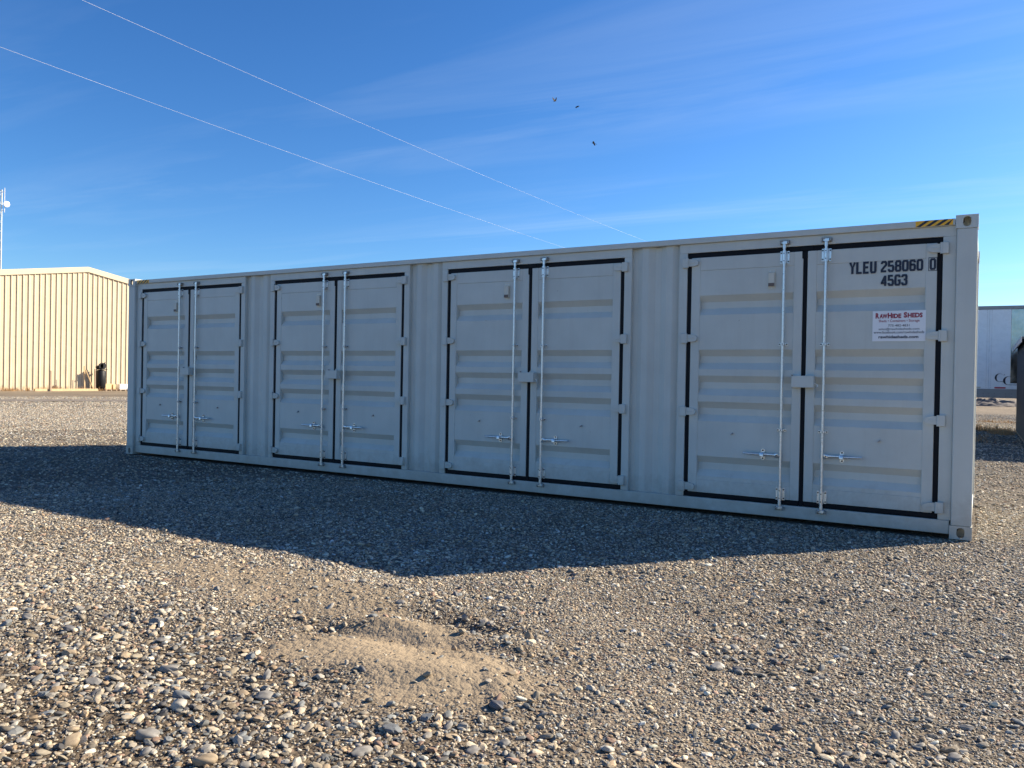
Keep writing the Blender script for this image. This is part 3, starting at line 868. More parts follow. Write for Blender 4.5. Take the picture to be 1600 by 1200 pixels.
# vinyl sign stuck on the right-hand door
sx0, sx1, sz0, sz1 = 11.343, 11.79, 1.776, 2.060
sign = empty('vinyl_sign', (sx0, PY, sz0))
tag(sign, 'white vinyl sign with maroon and navy lettering stuck on the rightmost door', 'sign')
SW, SH = sx1 - sx0, sz1 - sz0
MB().box(0, SW, -0.0075, -0.0055, 0, SH).build('sign_sheet', M['vinyl'], sign)
def sl(body, u0, u1, v0, v1, m, bold=0.0):
    link('lettering', text_mesh('lettering', body, u0 * SW, u1 * SW, (1 - v1) * SH, (1 - v0) * SH, -0.0085, m, bold), sign)
for (b_, u0, u1, v0) in (('R', .056, .128, .065), ('AW', .132, .284, .095), ('H', .288, .37, .065), ('IDE', .376, .545, .095), ('S', .59, .655, .05), ('HEDS', .662, .94, .078)):
    sl(b_, u0, u1, v0, .245 if u0 < .55 else .235, M['red'], 0.05)
    # slab feet under and over the strokes
sl('Sheds \u2022 Containers \u2022 Storage', .12, .885, .285, .395, M['red'], 0.012)
sl('775-482-4831', .30, .70, .445, .52, M['ink'], 0.008)
sl('sales@rawhidesheds.com', .12, .885, .555, .65, M['ink'], 0.006)
sl('www.facebook.com/rawhidesheds', .025, .975, .66, .745, M['ink'], 0.010)
sl('rawhidesheds.com', .12, .87, .805, .905, M['ink'], 0.035)

# ------------------------------------------------------------------ tan warehouse, left background
WX = -41.0; WYR = 24.22; WHW = 13.0
bld = empty('warehouse', (WX, WYR, 0))
tag(bld, 'tan ribbed metal warehouse with a low gable roof beyond the yard', 'building')
SL = 0.158
roofz = lambda y: 8.22 - SL * abs(y)
pw = 1.09
k = 0
y = -WHW
npan = int(round(2 * WHW / pw)); pw = 2 * WHW / npan
for k in range(npan):
    y0 = -WHW + k * pw
    cuts = [0, 0.03, 0.046, 0.098, 0.114, 0.215, 0.224, 0.238, 0.247, 0.295, 0.304, 0.318, 0.327]
    deps = [0, 0, 0.055, 0.055, 0, 0, 0.009, 0.009, 0, 0, 0.009, 0.009, 0]
    prof = []
    for j in range(3):
        for t_, d_ in zip(cuts, deps):
            prof.append((y0 + (j + t_ / 0.3633) * pw / 3, d_))
    prof.append((y0 + pw - 0.002, 0))
    # split at the ridge so the slanted top edge stays straight
    if y0 < 0 < y0 + pw:
        prof = sorted(prof + [(0.0, 0)])
    MB().sheet(prof, 0.0, lambda t: roofz(t), 'ty_az', th=-0.012).build('wall_panel', M['metalwall'], bld)
# rake trim
for s in (-1, 1):
    ya, yb = (0.0, s * (WHW + 0.25))
    mb = MB()
    vs = []
    for xx in (0.02, 0.11):
        vs += [(xx, ya, roofz(ya) - 0.06), (xx, ya, roofz(ya) + 0.30), (xx, yb, roofz(yb) + 0.30), (xx, yb, roofz(yb) - 0.06)]
    mb.add(vs, [(0, 1, 2, 3), (4, 5, 6, 7), (0, 1, 5, 4), (1, 2, 6, 5), (2, 3, 7, 6), (3, 0, 4, 7)])
    mb.build('rake_trim', M['trim'], bld)
    mb = MB()
    prof = []
    n = 44
    for q in range(n + 1):
        for e, dz in ((0, 0), (0.3, 0), (0.36, 0.03), (0.64, 0.03), (0.7, 0)):
            t_ = -30 + 30 * (q + e) / n
            if t_ <= 0.0: prof.append((t_, dz))
    vs = []; m_ = len(prof)
    for t_, dz in prof: vs.append((t_, 0.0, roofz(0) + 0.22 + dz))
    for t_, dz in prof: vs.append((t_, yb, roofz(yb) + 0.22 + dz))
    for t_, dz in prof: vs.append((t_, 0.0, roofz(0) + 0.16))
    for t_, dz in prof: vs.append((t_, yb, roofz(yb) + 0.16))
    fs = [(q, q + 1, m_ + q + 1, m_ + q) for q in range(m_ - 1)] + [(2 * m_ + q, 2 * m_ + q + 1, 3 * m_ + q + 1, 3 * m_ + q) for q in range(m_ - 1)]
    mb.add(vs, fs); mb.build('roof', M['roofing'], bld)
    MB().box(-30, -0.02, s * WHW - s * 0.02, s * WHW - s * 0.14, 0, roofz(WHW) + 0.1).build('side_wall', M['metalwall'], bld)
MB().box(-30, -29.85, -WHW, WHW, 0, roofz(WHW)).build('rear_wall', M['metalwall'], bld)
MB().box(-30, 0.03, -WHW - 0.05, WHW + 0.05, -0.1, 0.06).build('base_slab', M['conc'], bld)

# things by the warehouse wall
def stake(x, y, h, wd, m, lab, lean=0.0, nm='wooden_stake'):
    mb = MB(); mb.box(-wd / 2, wd / 2, -wd / 2, wd / 2, -0.15, h, 0.004)
    o = mb.build(nm, m, loc=(x, y, 0)); o.rotation_euler = (lean, 0, 0)
    return tag(o, lab, 'stake')
stake(-39.6, 21.0, 1.33, 0.10, M['oldwood'], 'short weathered wooden stake standing alone at the left by the warehouse wall')
stake(-39.9, 23.46, 1.68, 0.07, M['wood'], 'tall thin wooden stake with a board leaning against it by the warehouse', 0.02)
stake(-40.1, 24.33, 1.5, 0.07, M['oldwood'], 'thin wooden stake standing just left of the black compressor', 0.02)
mb = MB(); mb.box(-0.05, 0.05, -0.02, 0.02, 0, 1.55, 0.003)
o = mb.build('leaning_board', M['wood'], loc=(-38.2, 23.1, 0)); o.rotation_euler = (math.radians(23), 0, 0)
o.location = (-39.75, 24.03, -0.02)
tag(o, 'pale board leaning diagonally against the tall stake near the warehouse', 'board')
mb = MB(); mb.box(-0.05, 0.05, -2.1, 2.1, 0, 0.16, 0.004)
o = mb.build('long_board', M['wood'], loc=(-39.7, 22.16, 0.0)); tag(o, 'long pale plank lying on edge along the foot of the warehouse wall', 'board')
# vertical air compressor
ac = empty('air_compressor', (-40.3, 24.84, 0))
tag(ac, 'black upright air compressor with a tall tank against the warehouse wall', 'air compressor')
mb = MB(); R0 = 0.315
rad = [0.02, 0.16, 0.26, R0, R0, R0, 0.26, 0.16, 0.02]; zz = [0.12, 0.135, 0.18, 0.25, 0.8, 1.33, 1.40, 1.44, 1.455]
mb.tube([(0, 0, z) for z in zz], 0.3, 24, radii=rad); mb.build('tank', M['blackpaint'], ac, smooth=50)
for a in (0.5, 2.6, 4.7):
    MB().box(R0 * 0.8 * math.cos(a) - 0.04, R0 * 0.8 * math.cos(a) + 0.04, R0 * 0.8 * math.sin(a) - 0.04, R0 * 0.8 * math.sin(a) + 0.04, 0.0, 0.24, 0.005).build('leg', M['blackpaint'], ac)
MB().box(-0.28, 0.28, -0.3, 0.32, 1.455, 1.50, 0.006).build('deck', M['blackpaint'], ac)
mb = MB(); mb.box(-0.16, 0.16, -0.06, 0.2, 1.50, 1.78, 0.02); mb.box(-0.1, 0.1, 0.0, 0.16, 1.78, 1.92, 0.015)
for q in range(5): mb.box(-0.19, 0.19, -0.09, 0.23, 1.56 + q * 0.045, 1.572 + q * 0.045)
mb.build('pump', M['blackpaint'], ac)
mb = MB(); mb.tube([(-0.1, -0.2, 1.62), (0.1, -0.2, 1.62)], 0.12, 16); mb.build('motor', M['blackpaint'], ac, smooth=40)
mb = MB()
mb.tube([(0.17, 0.05, 1.72), (0.22, 0.05, 1.72)], 0.21, 20); mb.box(0.17, 0.22, -0.28, 0.05, 1.56, 1.86, 0.01)
mb.build('belt_guard', M['blackpaint'], ac, smooth=40)
mb = MB(); mb.tube([(0.0, 0.24, 1.86), (0.0, 0.30, 1.94), (0.0, 0.31, 1.98)], 0.03, 8); mb.build('air_filter', M['blackpaint'], ac, smooth=40)
# pallets with boxes
for px, py, nm in ((-40.4, 25.46, 'dark low pallet under the tan boxes beside the compressor'), (-40.3, 26.46, 'dark low pallet under the white box by the container edge')):
    p = empty('pallet', (px, py, 0)); tag(p, nm, 'pallet')
    for q in (-0.38, 0, 0.38): MB().box(-0.4, 0.4, q - 0.05, q + 0.05, 0, 0.07).build('runner', M['oldwood'], p)
    for q in range(5): MB().box(-0.40 + q * 0.17, -0.28 + q * 0.17, -0.45, 0.45, 0.07, 0.09).build('deck_board', M['oldwood'], p)
def crate(loc, sx, sy, sz, m, lab, nm, cat):
    b_ = empty(nm, loc); tag(b_, lab, cat)
    MB().box(-sx / 2, sx / 2, -sy / 2, sy / 2, 0, sz, 0.012).build('body', m, b_)
    MB().box(-sx / 2 - 0.006, sx / 2 + 0.006, -sy / 2 - 0.006, sy / 2 + 0.006, sz - 0.05, sz + 0.012, 0.006).build('lid', m, b_)
    return b_
crate((-40.4, 25.33, 0.09), 0.5, 0.46, 0.38, M['card'], 'larger tan cardboard box standing right of the black compressor', 'cardboard_box', 'box')
crate((-40.35, 25.75, 0.09), 0.45, 0.2, 0.34, M['card'], 'narrow tan box squeezed between the larger tan box and the white box', 'cardboard_box', 'box')
crate((-40.3, 26.46, 0.09), 0.5, 0.72, 0.36, M['white'], 'white plastic box on a pallet at the foot of the warehouse wall', 'plastic_box', 'box')

# ------------------------------------------------------------------ lattice mast with dish, far left
mast = empty('radio_mast', (-83.63, 39.43, 0))
tag(mast, 'thin lattice radio mast with a white dish rising behind the warehouse', 'radio mast')
tri = []
W_ = 1.0
base = Vector((0.62, 0.36)) ; rx, ry = 0.864, 0.503
tri = [Vector((rx * 0.62, ry * 0.62)), Vector((-rx * 0.45, -ry * 0.45)), Vector((-ry * 0.8 + rx * 0.08, rx * 0.8 + ry * 0.08))]
for q in tri:
    MB().tube([(q.x, q.y, 0), (q.x, q.y, 21.55)], 0.055, 8).build('mast_leg', M['tower'], mast, smooth=40)
for e in range(3):
    a, b_ = tri[e], tri[(e + 1) % 3]
    mb = MB()
    z = 0.6; fl = 0
    while z < 21.1:
        p, q = (a, b_) if fl == 0 else (b_, a)
        mb.tube([(p.x, p.y, z), (q.x, q.y, z + 0.53)], 0.02, 5)
        z += 0.53; fl ^= 1
    mb.tube([(a.x, a.y, 21.45), (b_.x, b_.y, 21.45)], 0.03, 5)
    mb.build('lattice_bracing', M['tower'], mast)
q = tri[0]; d2 = Vector((rx, ry))
mb = MB(); mb.tube([(q.x + rx * 0.31, q.y + ry * 0.31, 19.0), (q.x + rx * 0.31, q.y + ry * 0.31, 21.75)], 0.035, 8)
for z in (19.2, 21.3): mb.tube([(q.x, q.y, z), (q.x + rx * 0.31, q.y + ry * 0.31, z)], 0.03, 6)
mb.build('antenna_pole', M['tower'], mast)
dc = Vector((q.x + rx * 0.55, q.y + ry * 0.55, 19.93)); ax = Vector((1.0, -0.05, -0.03)).normalized()
mb = MB(); mb.tube([dc - ax * 0.16, dc - ax * 0.10, dc - ax * 0.02, dc + ax * 0.03, dc + ax * 0.07, dc + ax * 0.09], 0.3, 20, radii=[0.08, 0.24, 0.33, 0.335, 0.2, 0.03])
mb.build('dish', M['white'], mast, smooth=60)

# ------------------------------------------------------------------ overhead wires and the pole hidden behind the container
pole = empty('utility_pole', (-3.9, 75.0, 0))
tag(pole, 'distant wooden utility pole that carries the two overhead wires', 'utility pole')
MB().tube([(0, 0, -0.5), (0, 0, 11.0)], 0.16, 12, radii=[0.18, 0.12]).build('post', M['oldwood'], pole, smooth=50)
MB().box(-1.2, 1.2, -0.06, 0.06, 10.45, 10.58, 0.005).build('crossarm', M['oldwood'], pole)
def wire(x, zf, lab):
    pts = [(x, yy, zf(yy)) for yy in np.linspace(-45, 75, 70)]
    o = MB().tube(pts, 0.0023, 6).build('overhead_wire', M['wire'], smooth=60)
    return tag(o, lab, 'wire', None)
wire(-3.38, lambda yy: 8.66 + 0.00055 * (yy - 15) ** 2, 'upper of two thin overhead wires slanting down across the sky')
wire(-4.48, lambda yy: 7.43 + 0.0006 * (yy - 21) ** 2, 'lower of two thin overhead wires slanting down across the sky')

# ------------------------------------------------------------------ birds
def bird(loc, yaw, up, span, lab):
    # one continuous skin: body spine with tail and two bent wings
    mb = MB()
    spine = [(-0.17, 0.0, 0.006), (-0.10, 0, 0.022), (0.0, 0, 0.035), (0.09, 0, 0.03), (0.13, 0, 0.02), (0.16, 0, 0.018), (0.185, 0, 0.004)]
    mb.tube([(p[0], p[1], 0) for p in spine], 0.03, 8, radii=[p[2] for p in spine])
    mb.add([(-0.15, -0.012, 0), (-0.15, 0.012, 0), (-0.25, 0.045, 0.0), (-0.26, 0, 0.0), (-0.25, -0.045, 0.0)], [(0, 1, 2, 3, 4)])
    for s in (-1, 1):
        t1, t2 = up
        y1, z1 = math.cos(t1) * span * 0.42, math.sin(t1) * span * 0.42
        y2, z2 = y1 + math.cos(t2) * span * 0.62, z1 + math.sin(t2) * span * 0.62
        top = [(0.07, s * 0.02, 0.012), (0.10, s * y1, z1 + 0.01), (0.0, s * y2, z2), (-0.06, s * y2 * 0.93, z2 * 0.95), (-0.07, s * y1, z1), (-0.06, s * 0.02, 0.008)]
        bot = [(p[0], p[1], p[2] - 0.012) for p in top]
        n = 6
        mb.add(top + bot, [(0, 1, 4, 5), (1, 2, 3, 4), (6, 11, 10, 7), (7, 10, 9, 8)] + [(i, (i + 1) % n, n + (i + 1) % n, n + i) for i in range(n)])
    o = mb.build('bird', M['bird'], loc=loc, smooth=50)
    o.rotation_euler = (0.25, -0.35, yaw)
    return tag(o, lab, 'bird', 'dark birds flying above the container')
bird((-15.9, 45.08, 22.3), 1.25, (0.8, 1.0), 0.33, 'dark bird with both wings raised, highest and leftmost of the three')
bird((-14.44, 45.94, 21.9), 0.6, (0.35, -0.5), 0.33, 'dark bird with arched wings, middle one of the three')
bird((-13.31, 46.59, 19.17), 3.3, (0.25, -0.15), 0.32, 'dark bird with flat spread wings, lowest and rightmost of the three')

# ------------------------------------------------------------------ box trailer, right background
tr = empty('box_trailer', (12.073, 19.85, 0))
tr.rotation_euler = (0, 0, math.radians(4))
tag(tr, 'white box trailer with a polished steel section parked beyond the container', 'trailer')
xs = [-9.1 + 1.22 * k_ for k_ in range(9)]
xs = [-8.9, -7.68, -6.46, -5.24, -4.02, -2.8, -1.58, -0.36, 0.32, 0.88]
zb, zt = 1.31, 3.70
for a, b_ in zip(xs[:-1], xs[1:]):
    MB().box(a + 0.002, b_ - 0.002, 0.0, 0.03, zb, zt, 0.002).build('side_panel', M['trailer'], tr)
MB().box(0.882, 4.7, -0.004, 0.03, 1.49, zt, 0.002).build('steel_panel', M['steelpanel'], tr)
MB().box(0.882, 4.7, 0.0, 0.03, zb, 1.488, 0.002).build('side_panel', M['trailer'], tr)
MB().box(-8.9, 4.7, -0.012, 2.6, zt + 0.002, zt + 0.11, 0.01).build('top_rail', M['rail'], tr)
MB().box(-8.9, 4.7, -0.01, 0.08, 1.04, zb - 0.002, 0.006).build('bottom_rail', M['rail'], tr)
MB().box(-8.9, 4.7, 2.5, 2.6, 1.04, zt, 0.01).build('far_side', M['trailer'], tr)
MB().box(-8.9, -8.8, 0.031, 2.49, 1.04, zt).build('front_wall', M['trailer'], tr)
MB().box(4.6, 4.7, 0.031, 2.49, 1.04, zt).build('rear_door', M['trailer'], tr)
MB().box(-8.8, 4.6, 0.082, 2.49, 1.06, 1.2).build('floor', M['dark'], tr)
mb = MB()
for xv in [0.258, 0.38] + [v - 0.06 for v in xs[:-3]] + [v + 0.06 for v in xs[:-3]]:
    for k_ in range(40):
        z = zb + 0.04 + k_ * (zt - zb - 0.06) / 39
        mb.tube([(xv, -0.007, z), (xv, 0.001, z)], 0.008, 5)
for xv in np.arange(-8.8, 4.6, 0.145):
    for z in (1.09, 1.17): mb.tube([(xv, -0.017, z), (xv, -0.009, z)], 0.009, 5)
for xv in (1.05, 1.30, 1.55, 1.8):
    for k_ in range(34):
        z = 1.53 + k_ * 0.063
        mb.tube([(xv, -0.011, z), (xv, -0.003, z)], 0.007, 5)
o = mb.build('rivets', M['rivet'], tr); o['kind'] = 'stuff'
for a, b_, m_ in ((0.48, 0.765, M['redtape']), (0.775, 0.96, M['vinyl']), (-0.35, 0.12, M['vent']), (1.3, 1.55, M['redtape'])):
    MB().box(a, b_, -0.004, -0.0015, 1.325, 1.37).build('reflective_strip', m_, tr)
def crescent(cx, cz, hw, hh, tail):
    n = 18; out, inn = [], []
    for k_ in range(n + 1):
        t = math.radians(35 + (300 - 35) * k_ / n)
        thick = 0.34 * math.sin(math.pi * min(1, max(0, (k_ / n))) ) + 0.03
        out.append((cx + hw * math.cos(t), cz + hh * math.sin(t)))
        inn.append((cx + hw * math.cos(t) * (1 - thick) + hw * 0.05, cz + hh * math.sin(t) * (1 - thick * 0.25)))
    mb = MB()
    vs = [(p[0], -0.006, p[1]) for p in out] + [(p[0], -0.006, p[1]) for p in inn] + [(p[0], -0.0045, p[1]) for p in out] + [(p[0], -0.0045, p[1]) for p in inn]
    m_ = n + 1
    fs = []
    for i in range(n):
        fs += [(i, i + 1, m_ + i + 1, m_ + i), (2 * m_ + i, 3 * m_ + i, 3 * m_ + i + 1, 2 * m_ + i + 1), (i, 2 * m_ + i, 2 * m_ + i + 1, i + 1), (m_ + i, m_ + i + 1, 3 * m_ + i + 1, 3 * m_ + i)]
    mb.add(vs, fs)
    mb.box(cx, cx + tail, -0.006, -0.0045, cz - hh, cz - hh * 0.9)
    mb.tube([(cx + hw * 0.95, -0.005, cz + hh * 0.75), (cx + hw * 1.0, -0.0045, cz + hh * 0.72)], 0.02, 6)
    mb.build('lettering', M['ink'], tr)
crescent(0.605, 1.65, 0.125, 0.125, 0.12)
crescent(0.835, 1.565, 0.14, 0.13, 0.42)
for wx in (3.0, 4.0):
    for wy in (0.2, 2.1):
        wh = MB().tube([(wx, wy, 0.5), (wx, wy + 0.3, 0.5)], 0.5, 24).build('wheel', M['tyre'], tr, smooth=40)
        MB().tube([(wx, wy - 0.01, 0.5), (wx, wy + 0.05, 0.5)], 0.28, 16).build('rim', M['rail'], wh, smooth=40)
MB().box(2.3, 4.5, 0.55, 2.05, 0.7, 1.04).build('bogie', M['dark'], tr)
for wy in (0.5, 2.0):
    MB().box(-6.2, -6.06, wy, wy + 0.12, 0.0, 1.05).build('landing_leg', M['dark'], tr)

# ------------------------------------------------------------------ charcoal shed at the right edge
shed = empty('garden_shed', (13.07, 12.7, 0))
tag(shed, 'charcoal shed with a pale roof fascia at the right edge', 'shed')
SWd, SLn, EZ = 2.9, 5.6, 2.46
RZ = EZ + SWd / 2 * 0.42
nb = 14
for k_ in range(nb):          # vertical boards of the long wall that faces the yard
    MB().box(0, 0.025, k_ * SLn / nb + 0.004, (k_ + 1) * SLn / nb - 0.004, 0.16, EZ, 0.004).build('siding_board', M['shed'], shed)
MB().box(0.026, 0.08, 0.0, SLn, 0.16, EZ).build('wall_frame', M['shed'], shed)
MB().box(SWd - 0.08, SWd, 0, SLn, 0.16, EZ).build('far_wall', M['shed'], shed)
for yy in (0.0, SLn - 0.06):
    mb = MB(); mb.prism([(0.081, 0.16), (SWd - 0.081, 0.16), (SWd - 0.081, EZ), (SWd / 2, RZ - 0.02), (0.081, EZ)], yy, yy + 0.06)
    mb.build('gable_wall', M['shed'], shed)
MB().box(0.02, SWd - 0.02, 0.02, SLn - 0.02, 0.1, 0.158).build('floor', M['oldwood'], shed)
for q in (0.35, 1.4, 2.4): MB().box(q, q + 0.1, 0.1, SLn - 0.1, -0.03, 0.099).build('skid', M['oldwood'], shed)
for s in (0, 1):
    mb = MB(); ov = 0.10
    xa = -ov if s == 0 else SWd + ov
    za = EZ - ov * 0.42 + 0.06
    mb.add([(xa, -0.12, za), (SWd / 2, -0.12, RZ + 0.06), (SWd / 2, SLn + 0.12, RZ + 0.06), (xa, SLn + 0.12, za),
            (xa, -0.12, za - 0.05), (SWd / 2, -0.12, RZ + 0.01), (SWd / 2, SLn + 0.12, RZ + 0.01), (xa, SLn + 0.12, za - 0.05)],
           [(0, 1, 2, 3), (4, 5, 6, 7), (0, 1, 5, 4), (1, 2, 6, 5), (2, 3, 7, 6), (3, 0, 4, 7)])
    mb.build('roof', M['shingle'], shed)
    x0, x1 = (xa - 0.02, xa) if s == 0 else (xa, xa + 0.02)
    MB().box(x0, x1, -0.13, SLn + 0.13, za - 0.12, za + 0.015, 0.003).build('fascia', M['shedtrim'], shed)

# ------------------------------------------------------------------ earth heap and dry grass
def heap(loc, lx, ly, h, nm, lab):
    n = 40
    vs, fs = [], []
    for j in range(n + 1):
        for i in range(n + 1):
            u, v = i / n * 2 - 1, j / n * 2 - 1
            r = min(1, math.hypot(u, v))
            e = (1 - r) ** 0.8 * h * (0.45 + 0.9 * float(vnoise(u * lx + 50, v * ly + 50, 0.7, 21))) + (0.10 * float(vnoise(u * lx, v * ly, 0.22, 22)) if r < 1 else 0)
            vs.append((u * lx / 2, v * ly / 2, e - 0.03))
    for j in range(n):
        for i in range(n):
            a = j * (n + 1) + i; fs.append((a, a + 1, a + n + 2, a + n + 1))
    mb = MB(); mb.add(vs, fs)
    return tag(mb.build(nm, M['heap'], loc=loc), lab, 'heap', kind='stuff')
heap((12.2, 60.0, 0), 9.0, 5.0, 0.5, 'earth_heap', 'low dark heap of earth and rubble on the ground beyond the trailer')

def grass(nm, spots, lab):
    # spots: (x, y, radius, count, height)
    vs, fs = [], []
    for (cx, cy, rad, cnt, hh) in spots:
        for _ in range(cnt):
            a = random.uniform(0, 6.283); rr = rad * math.sqrt(random.random())
            x, y = cx + rr * math.cos(a), cy + rr * math.sin(a)
            z = float(height(x, y)) - 0.01
            h = hh * random.uniform(0.4, 1.2); ln = random.uniform(0.1, 0.8) * h; da = random.uniform(0, 6.283)
            wd = random.uniform(0.003, 0.008) * (1 + hh)
            ex, ey = math.cos(da), math.sin(da)
            o = len(vs)
            vs += [(x - ey * wd, y + ex * wd, z), (x + ey * wd, y - ex * wd, z), (x + ex * ln * 0.4 + ey * wd * 0.7, y + ey * ln * 0.4 - ex * wd * 0.7, z + h * 0.6),
                   (x + ex * ln * 0.4 - ey * wd * 0.7, y + ey * ln * 0.4 + ex * wd * 0.7, z + h * 0.6), (x + ex * ln, y + ey * ln, z + h)]
            fs += [(o, o + 1, o + 2, o + 3), (o + 3, o + 2, o + 4)]
    mb = MB(); mb.add(vs, fs)
    return tag(mb.build(nm, M['grass']), lab, 'grass', kind='stuff')
sp = []
for k_ in range(90): sp.append((-40.6 + random.uniform(-0.2, 0.7), random.uniform(16.2, 27.1), random.uniform(0.1, 0.35), 26, random.uniform(0.12, 0.4)))
grass('dry_grass', sp, 'dry straw coloured weeds along the foot of the warehouse wall')
sp = []
for k_ in range(70): sp.append((random.uniform(9.5, 16.5), 27.6 + random.uniform(-0.5, 0.5), random.uniform(0.15, 0.5), 22, random.uniform(0.05, 0.14)))
for k_ in range(30): sp.append((random.uniform(10.0, 12.75), 21.0 + random.uniform(-0.45, 0.45), random.uniform(0.1, 0.28), 40, random.uniform(0.1, 0.26)))
for k_ in range(16): sp.append((random.uniform(12.4, 13.1), random.uniform(18.2, 20.6), random.uniform(0.12, 0.3), 45, random.uniform(0.08, 0.24)))
for k_ in range(16): sp.append((random.uniform(10.5, 13.0), random.uniform(13.5, 17.5), random.uniform(0.15, 0.35), 20, random.uniform(0.06, 0.2)))
grass('dry_grass', sp, 'rusty dry grass tufts on the ground between container and trailer')

# ------------------------------------------------------------------ gravel
def stone_mat(name, attr=True, col=None):
    m, t, b = new_mat(name)
    l = t.links.new
    tcn = N(t, 'ShaderNodeTexCoord')
    no = N(t, 'ShaderNodeTexNoise', i_Scale=3.0, i_Detail=5.0, i_Roughness=0.7)
    l(tcn.outputs['Object'], no.inputs['Vector'])
    mr = N(t, 'ShaderNodeMapRange'); mr.inputs[1].default_value = 0.3; mr.inputs[2].default_value = 0.7
    mr.inputs[3].default_value = 0.72; mr.inputs[4].default_value = 1.22
    l(no.outputs[0], mr.inputs[0])
    mx = N(t, 'ShaderNodeMixRGB', blend_type='MULTIPLY', i_Fac=1.0)
    if attr:
        a = N(t, 'ShaderNodeAttribute', attribute_type='INSTANCER', attribute_name='tint')
        l(a.outputs['Color'], mx.inputs[1])
    else:
        mx.inputs[1].default_value = (*col, 1)
    l(mr.outputs[0], mx.inputs[2]); l(mx.outputs[0], b.inputs['Base Color'])
    b.inputs['Roughness'].default_value = 0.75
    b.inputs['Specular IOR Level'].default_value = 0.3
    return m
def stone_mesh(name, seed, sub, ang, m):
    r = np.random.default_rng(seed)
    bm = bmesh.new()
    bmesh.ops.create_icosphere(bm, subdivisions=sub, radius=0.5)
    dirs = r.normal(size=(7, 3)); dirs /= np.linalg.norm(dirs, axis=1)[:, None]
    cuts = r.uniform(0.26, 0.42, 7)
    ph = r.uniform(0, 6.28, 6); fr = r.uniform(1.2, 2.4, (3, 3))
    for v in bm.verts:
        p = np.array(v.co)
        p = p * (1 + 0.10 * math.sin(fr[0] @ p * 4 + ph[0]) + 0.07 * math.sin(fr[1] @ p * 7 + ph[1]))
        if ang > 0:
            for d_, c_ in zip(dirs, cuts):
                e = p @ d_ - (c_ + (1 - ang) * 0.12)
                if e > 0: p = p - d_ * e * 0.92 * ang
        v.co = p
    me = bpy.data.meshes.new(name); bm.to_mesh(me); bm.free()
    me.materials.append(m)
    if sub > 1 and ang < 0.8:
        me.polygons.foreach_set('use_smooth', [True] * len(me.polygons))
        if ang > 0.4: me.set_sharp_from_angle(angle=math.radians(35))
    return me
gm = stone_mat('gravel_stone')
vc = bpy.data.collections.new('gravel_shapes')
for k_ in range(10):
    me = stone_mesh('pebble', 100 + k_, 2, (0.55, 0.7, 0.85, 0.95, 0.75)[k_ % 5], gm)
    vc.objects.link(bpy.data.objects.new('pebble_shape', me))

PAL = np.array([(0.34, 0.305, 0.255), (0.42, 0.365, 0.285), (0.26, 0.25, 0.235), (0.49, 0.435, 0.345), (0.20, 0.21, 0.215), (0.38, 0.29, 0.20),
                (0.56, 0.53, 0.47), (0.30, 0.21, 0.165), (0.105, 0.105, 0.115), (0.40, 0.33, 0.245), (0.25, 0.27, 0.28)])
PW = np.array([0.17, 0.15, 0.13, 0.13, 0.09, 0.07, 0.08, 0.05, 0.045, 0.09, 0.06]); PW /= PW.sum()
CX, CY = CAMPOS.x, CAMPOS.y
def scatter(n, r0, r1, smin, smax, power=1.8, a0=-84, a1=46, mode='all'):
    # density even over the ground of a ring sector round the yard's near side
    r = np.sqrt(rng.uniform(r0 ** 2, r1 ** 2, n))
    a = np.radians(rng.uniform(a0, a1, n))
    x = CX + r * np.sin(a); y = CY + r * np.cos(a)
    inside = (x > -0.02) & (x < CL + 0.02) & (y > -0.0) & (y < CW)
    sd = sand_mask(x, y)
    tdist = np.abs((x + 23.2) * 0.8566 - (y - 12.4) * 0.516)
    keep = ~inside & (rng.random(n) < sstep(0.9, 1.6, tdist)) & (rng.random(n) > np.clip(sd * 1.05, 0, 0.96))
    if mode == 'coarse':
        keep &= rng.random(n) < coarse(x, y)
    elif mode == 'fine':
        keep &= rng.random(n) > 0.62 * coarse(x, y)
    elif mode == 'patchy':
        keep &= rng.random(n) < (0.35 + 0.65 * vnoise(x, y, 0.45, 40))
    x, y = x[keep], y[keep]
    s = smin * (smax / smin) ** (rng.random(len(x)) ** power)
    return x, y, s
parts = [scatter(187500, 2.0, 5.6, 0.007, 0.016, 1.2, mode='fine'),
         scatter(30000, 2.0, 6.5, 0.013, 0.036, 1.9, mode='patchy'),
         scatter(28500, 2.0, 5.9, 0.014, 0.046, 1.7, mode='coarse'),
         scatter(225000, 5.6, 10.5, 0.010, 0.022, 1.3),
         scatter(27000, 5.6, 11.0, 0.020, 0.046, 2.0, mode='patchy'),
         scatter(135000, 10.5, 22.0, 0.018, 0.040, 1.6),
         scatter(120000, 21.0, 33.0, 0.022, 0.046, 1.7, a0=-74, a1=-48),
         scatter(70000, 31.0, 47.0, 0.03, 0.06, 1.7, a0=-74, a1=-48),
         scatter(110000, 21.0, 46.0, 0.028, 0.055, 1.7, a0=-10, a1=30)]
X = np.concatenate([p[0] for p in parts]); Y = np.concatenate([p[1] for p in parts]); S = np.concatenate([p[2] for p in parts])
Z = height(X, Y)
flat = rng.uniform(0.30, 0.72, len(X))
SC = np.stack([S * rng.uniform(0.95, 1.75, len(X)), S * rng.uniform(0.75, 1.05, len(X)), S * flat], -1)
Z = Z + SC[:, 2] * rng.uniform(-0.02, 0.36, len(X))
ROT = np.stack([rng.normal(0, 0.28, len(X)), rng.normal(0, 0.28, len(X)), rng.uniform(0, 6.283, len(X))], -1)
ti = rng.choice(len(PAL), len(X), p=PW)
TINT = np.clip(PAL[ti] * np.array([0.925, 0.895, 0.835]) * rng.uniform(0.45, 1.30, (len(X), 1)), 0.02, 0.65)
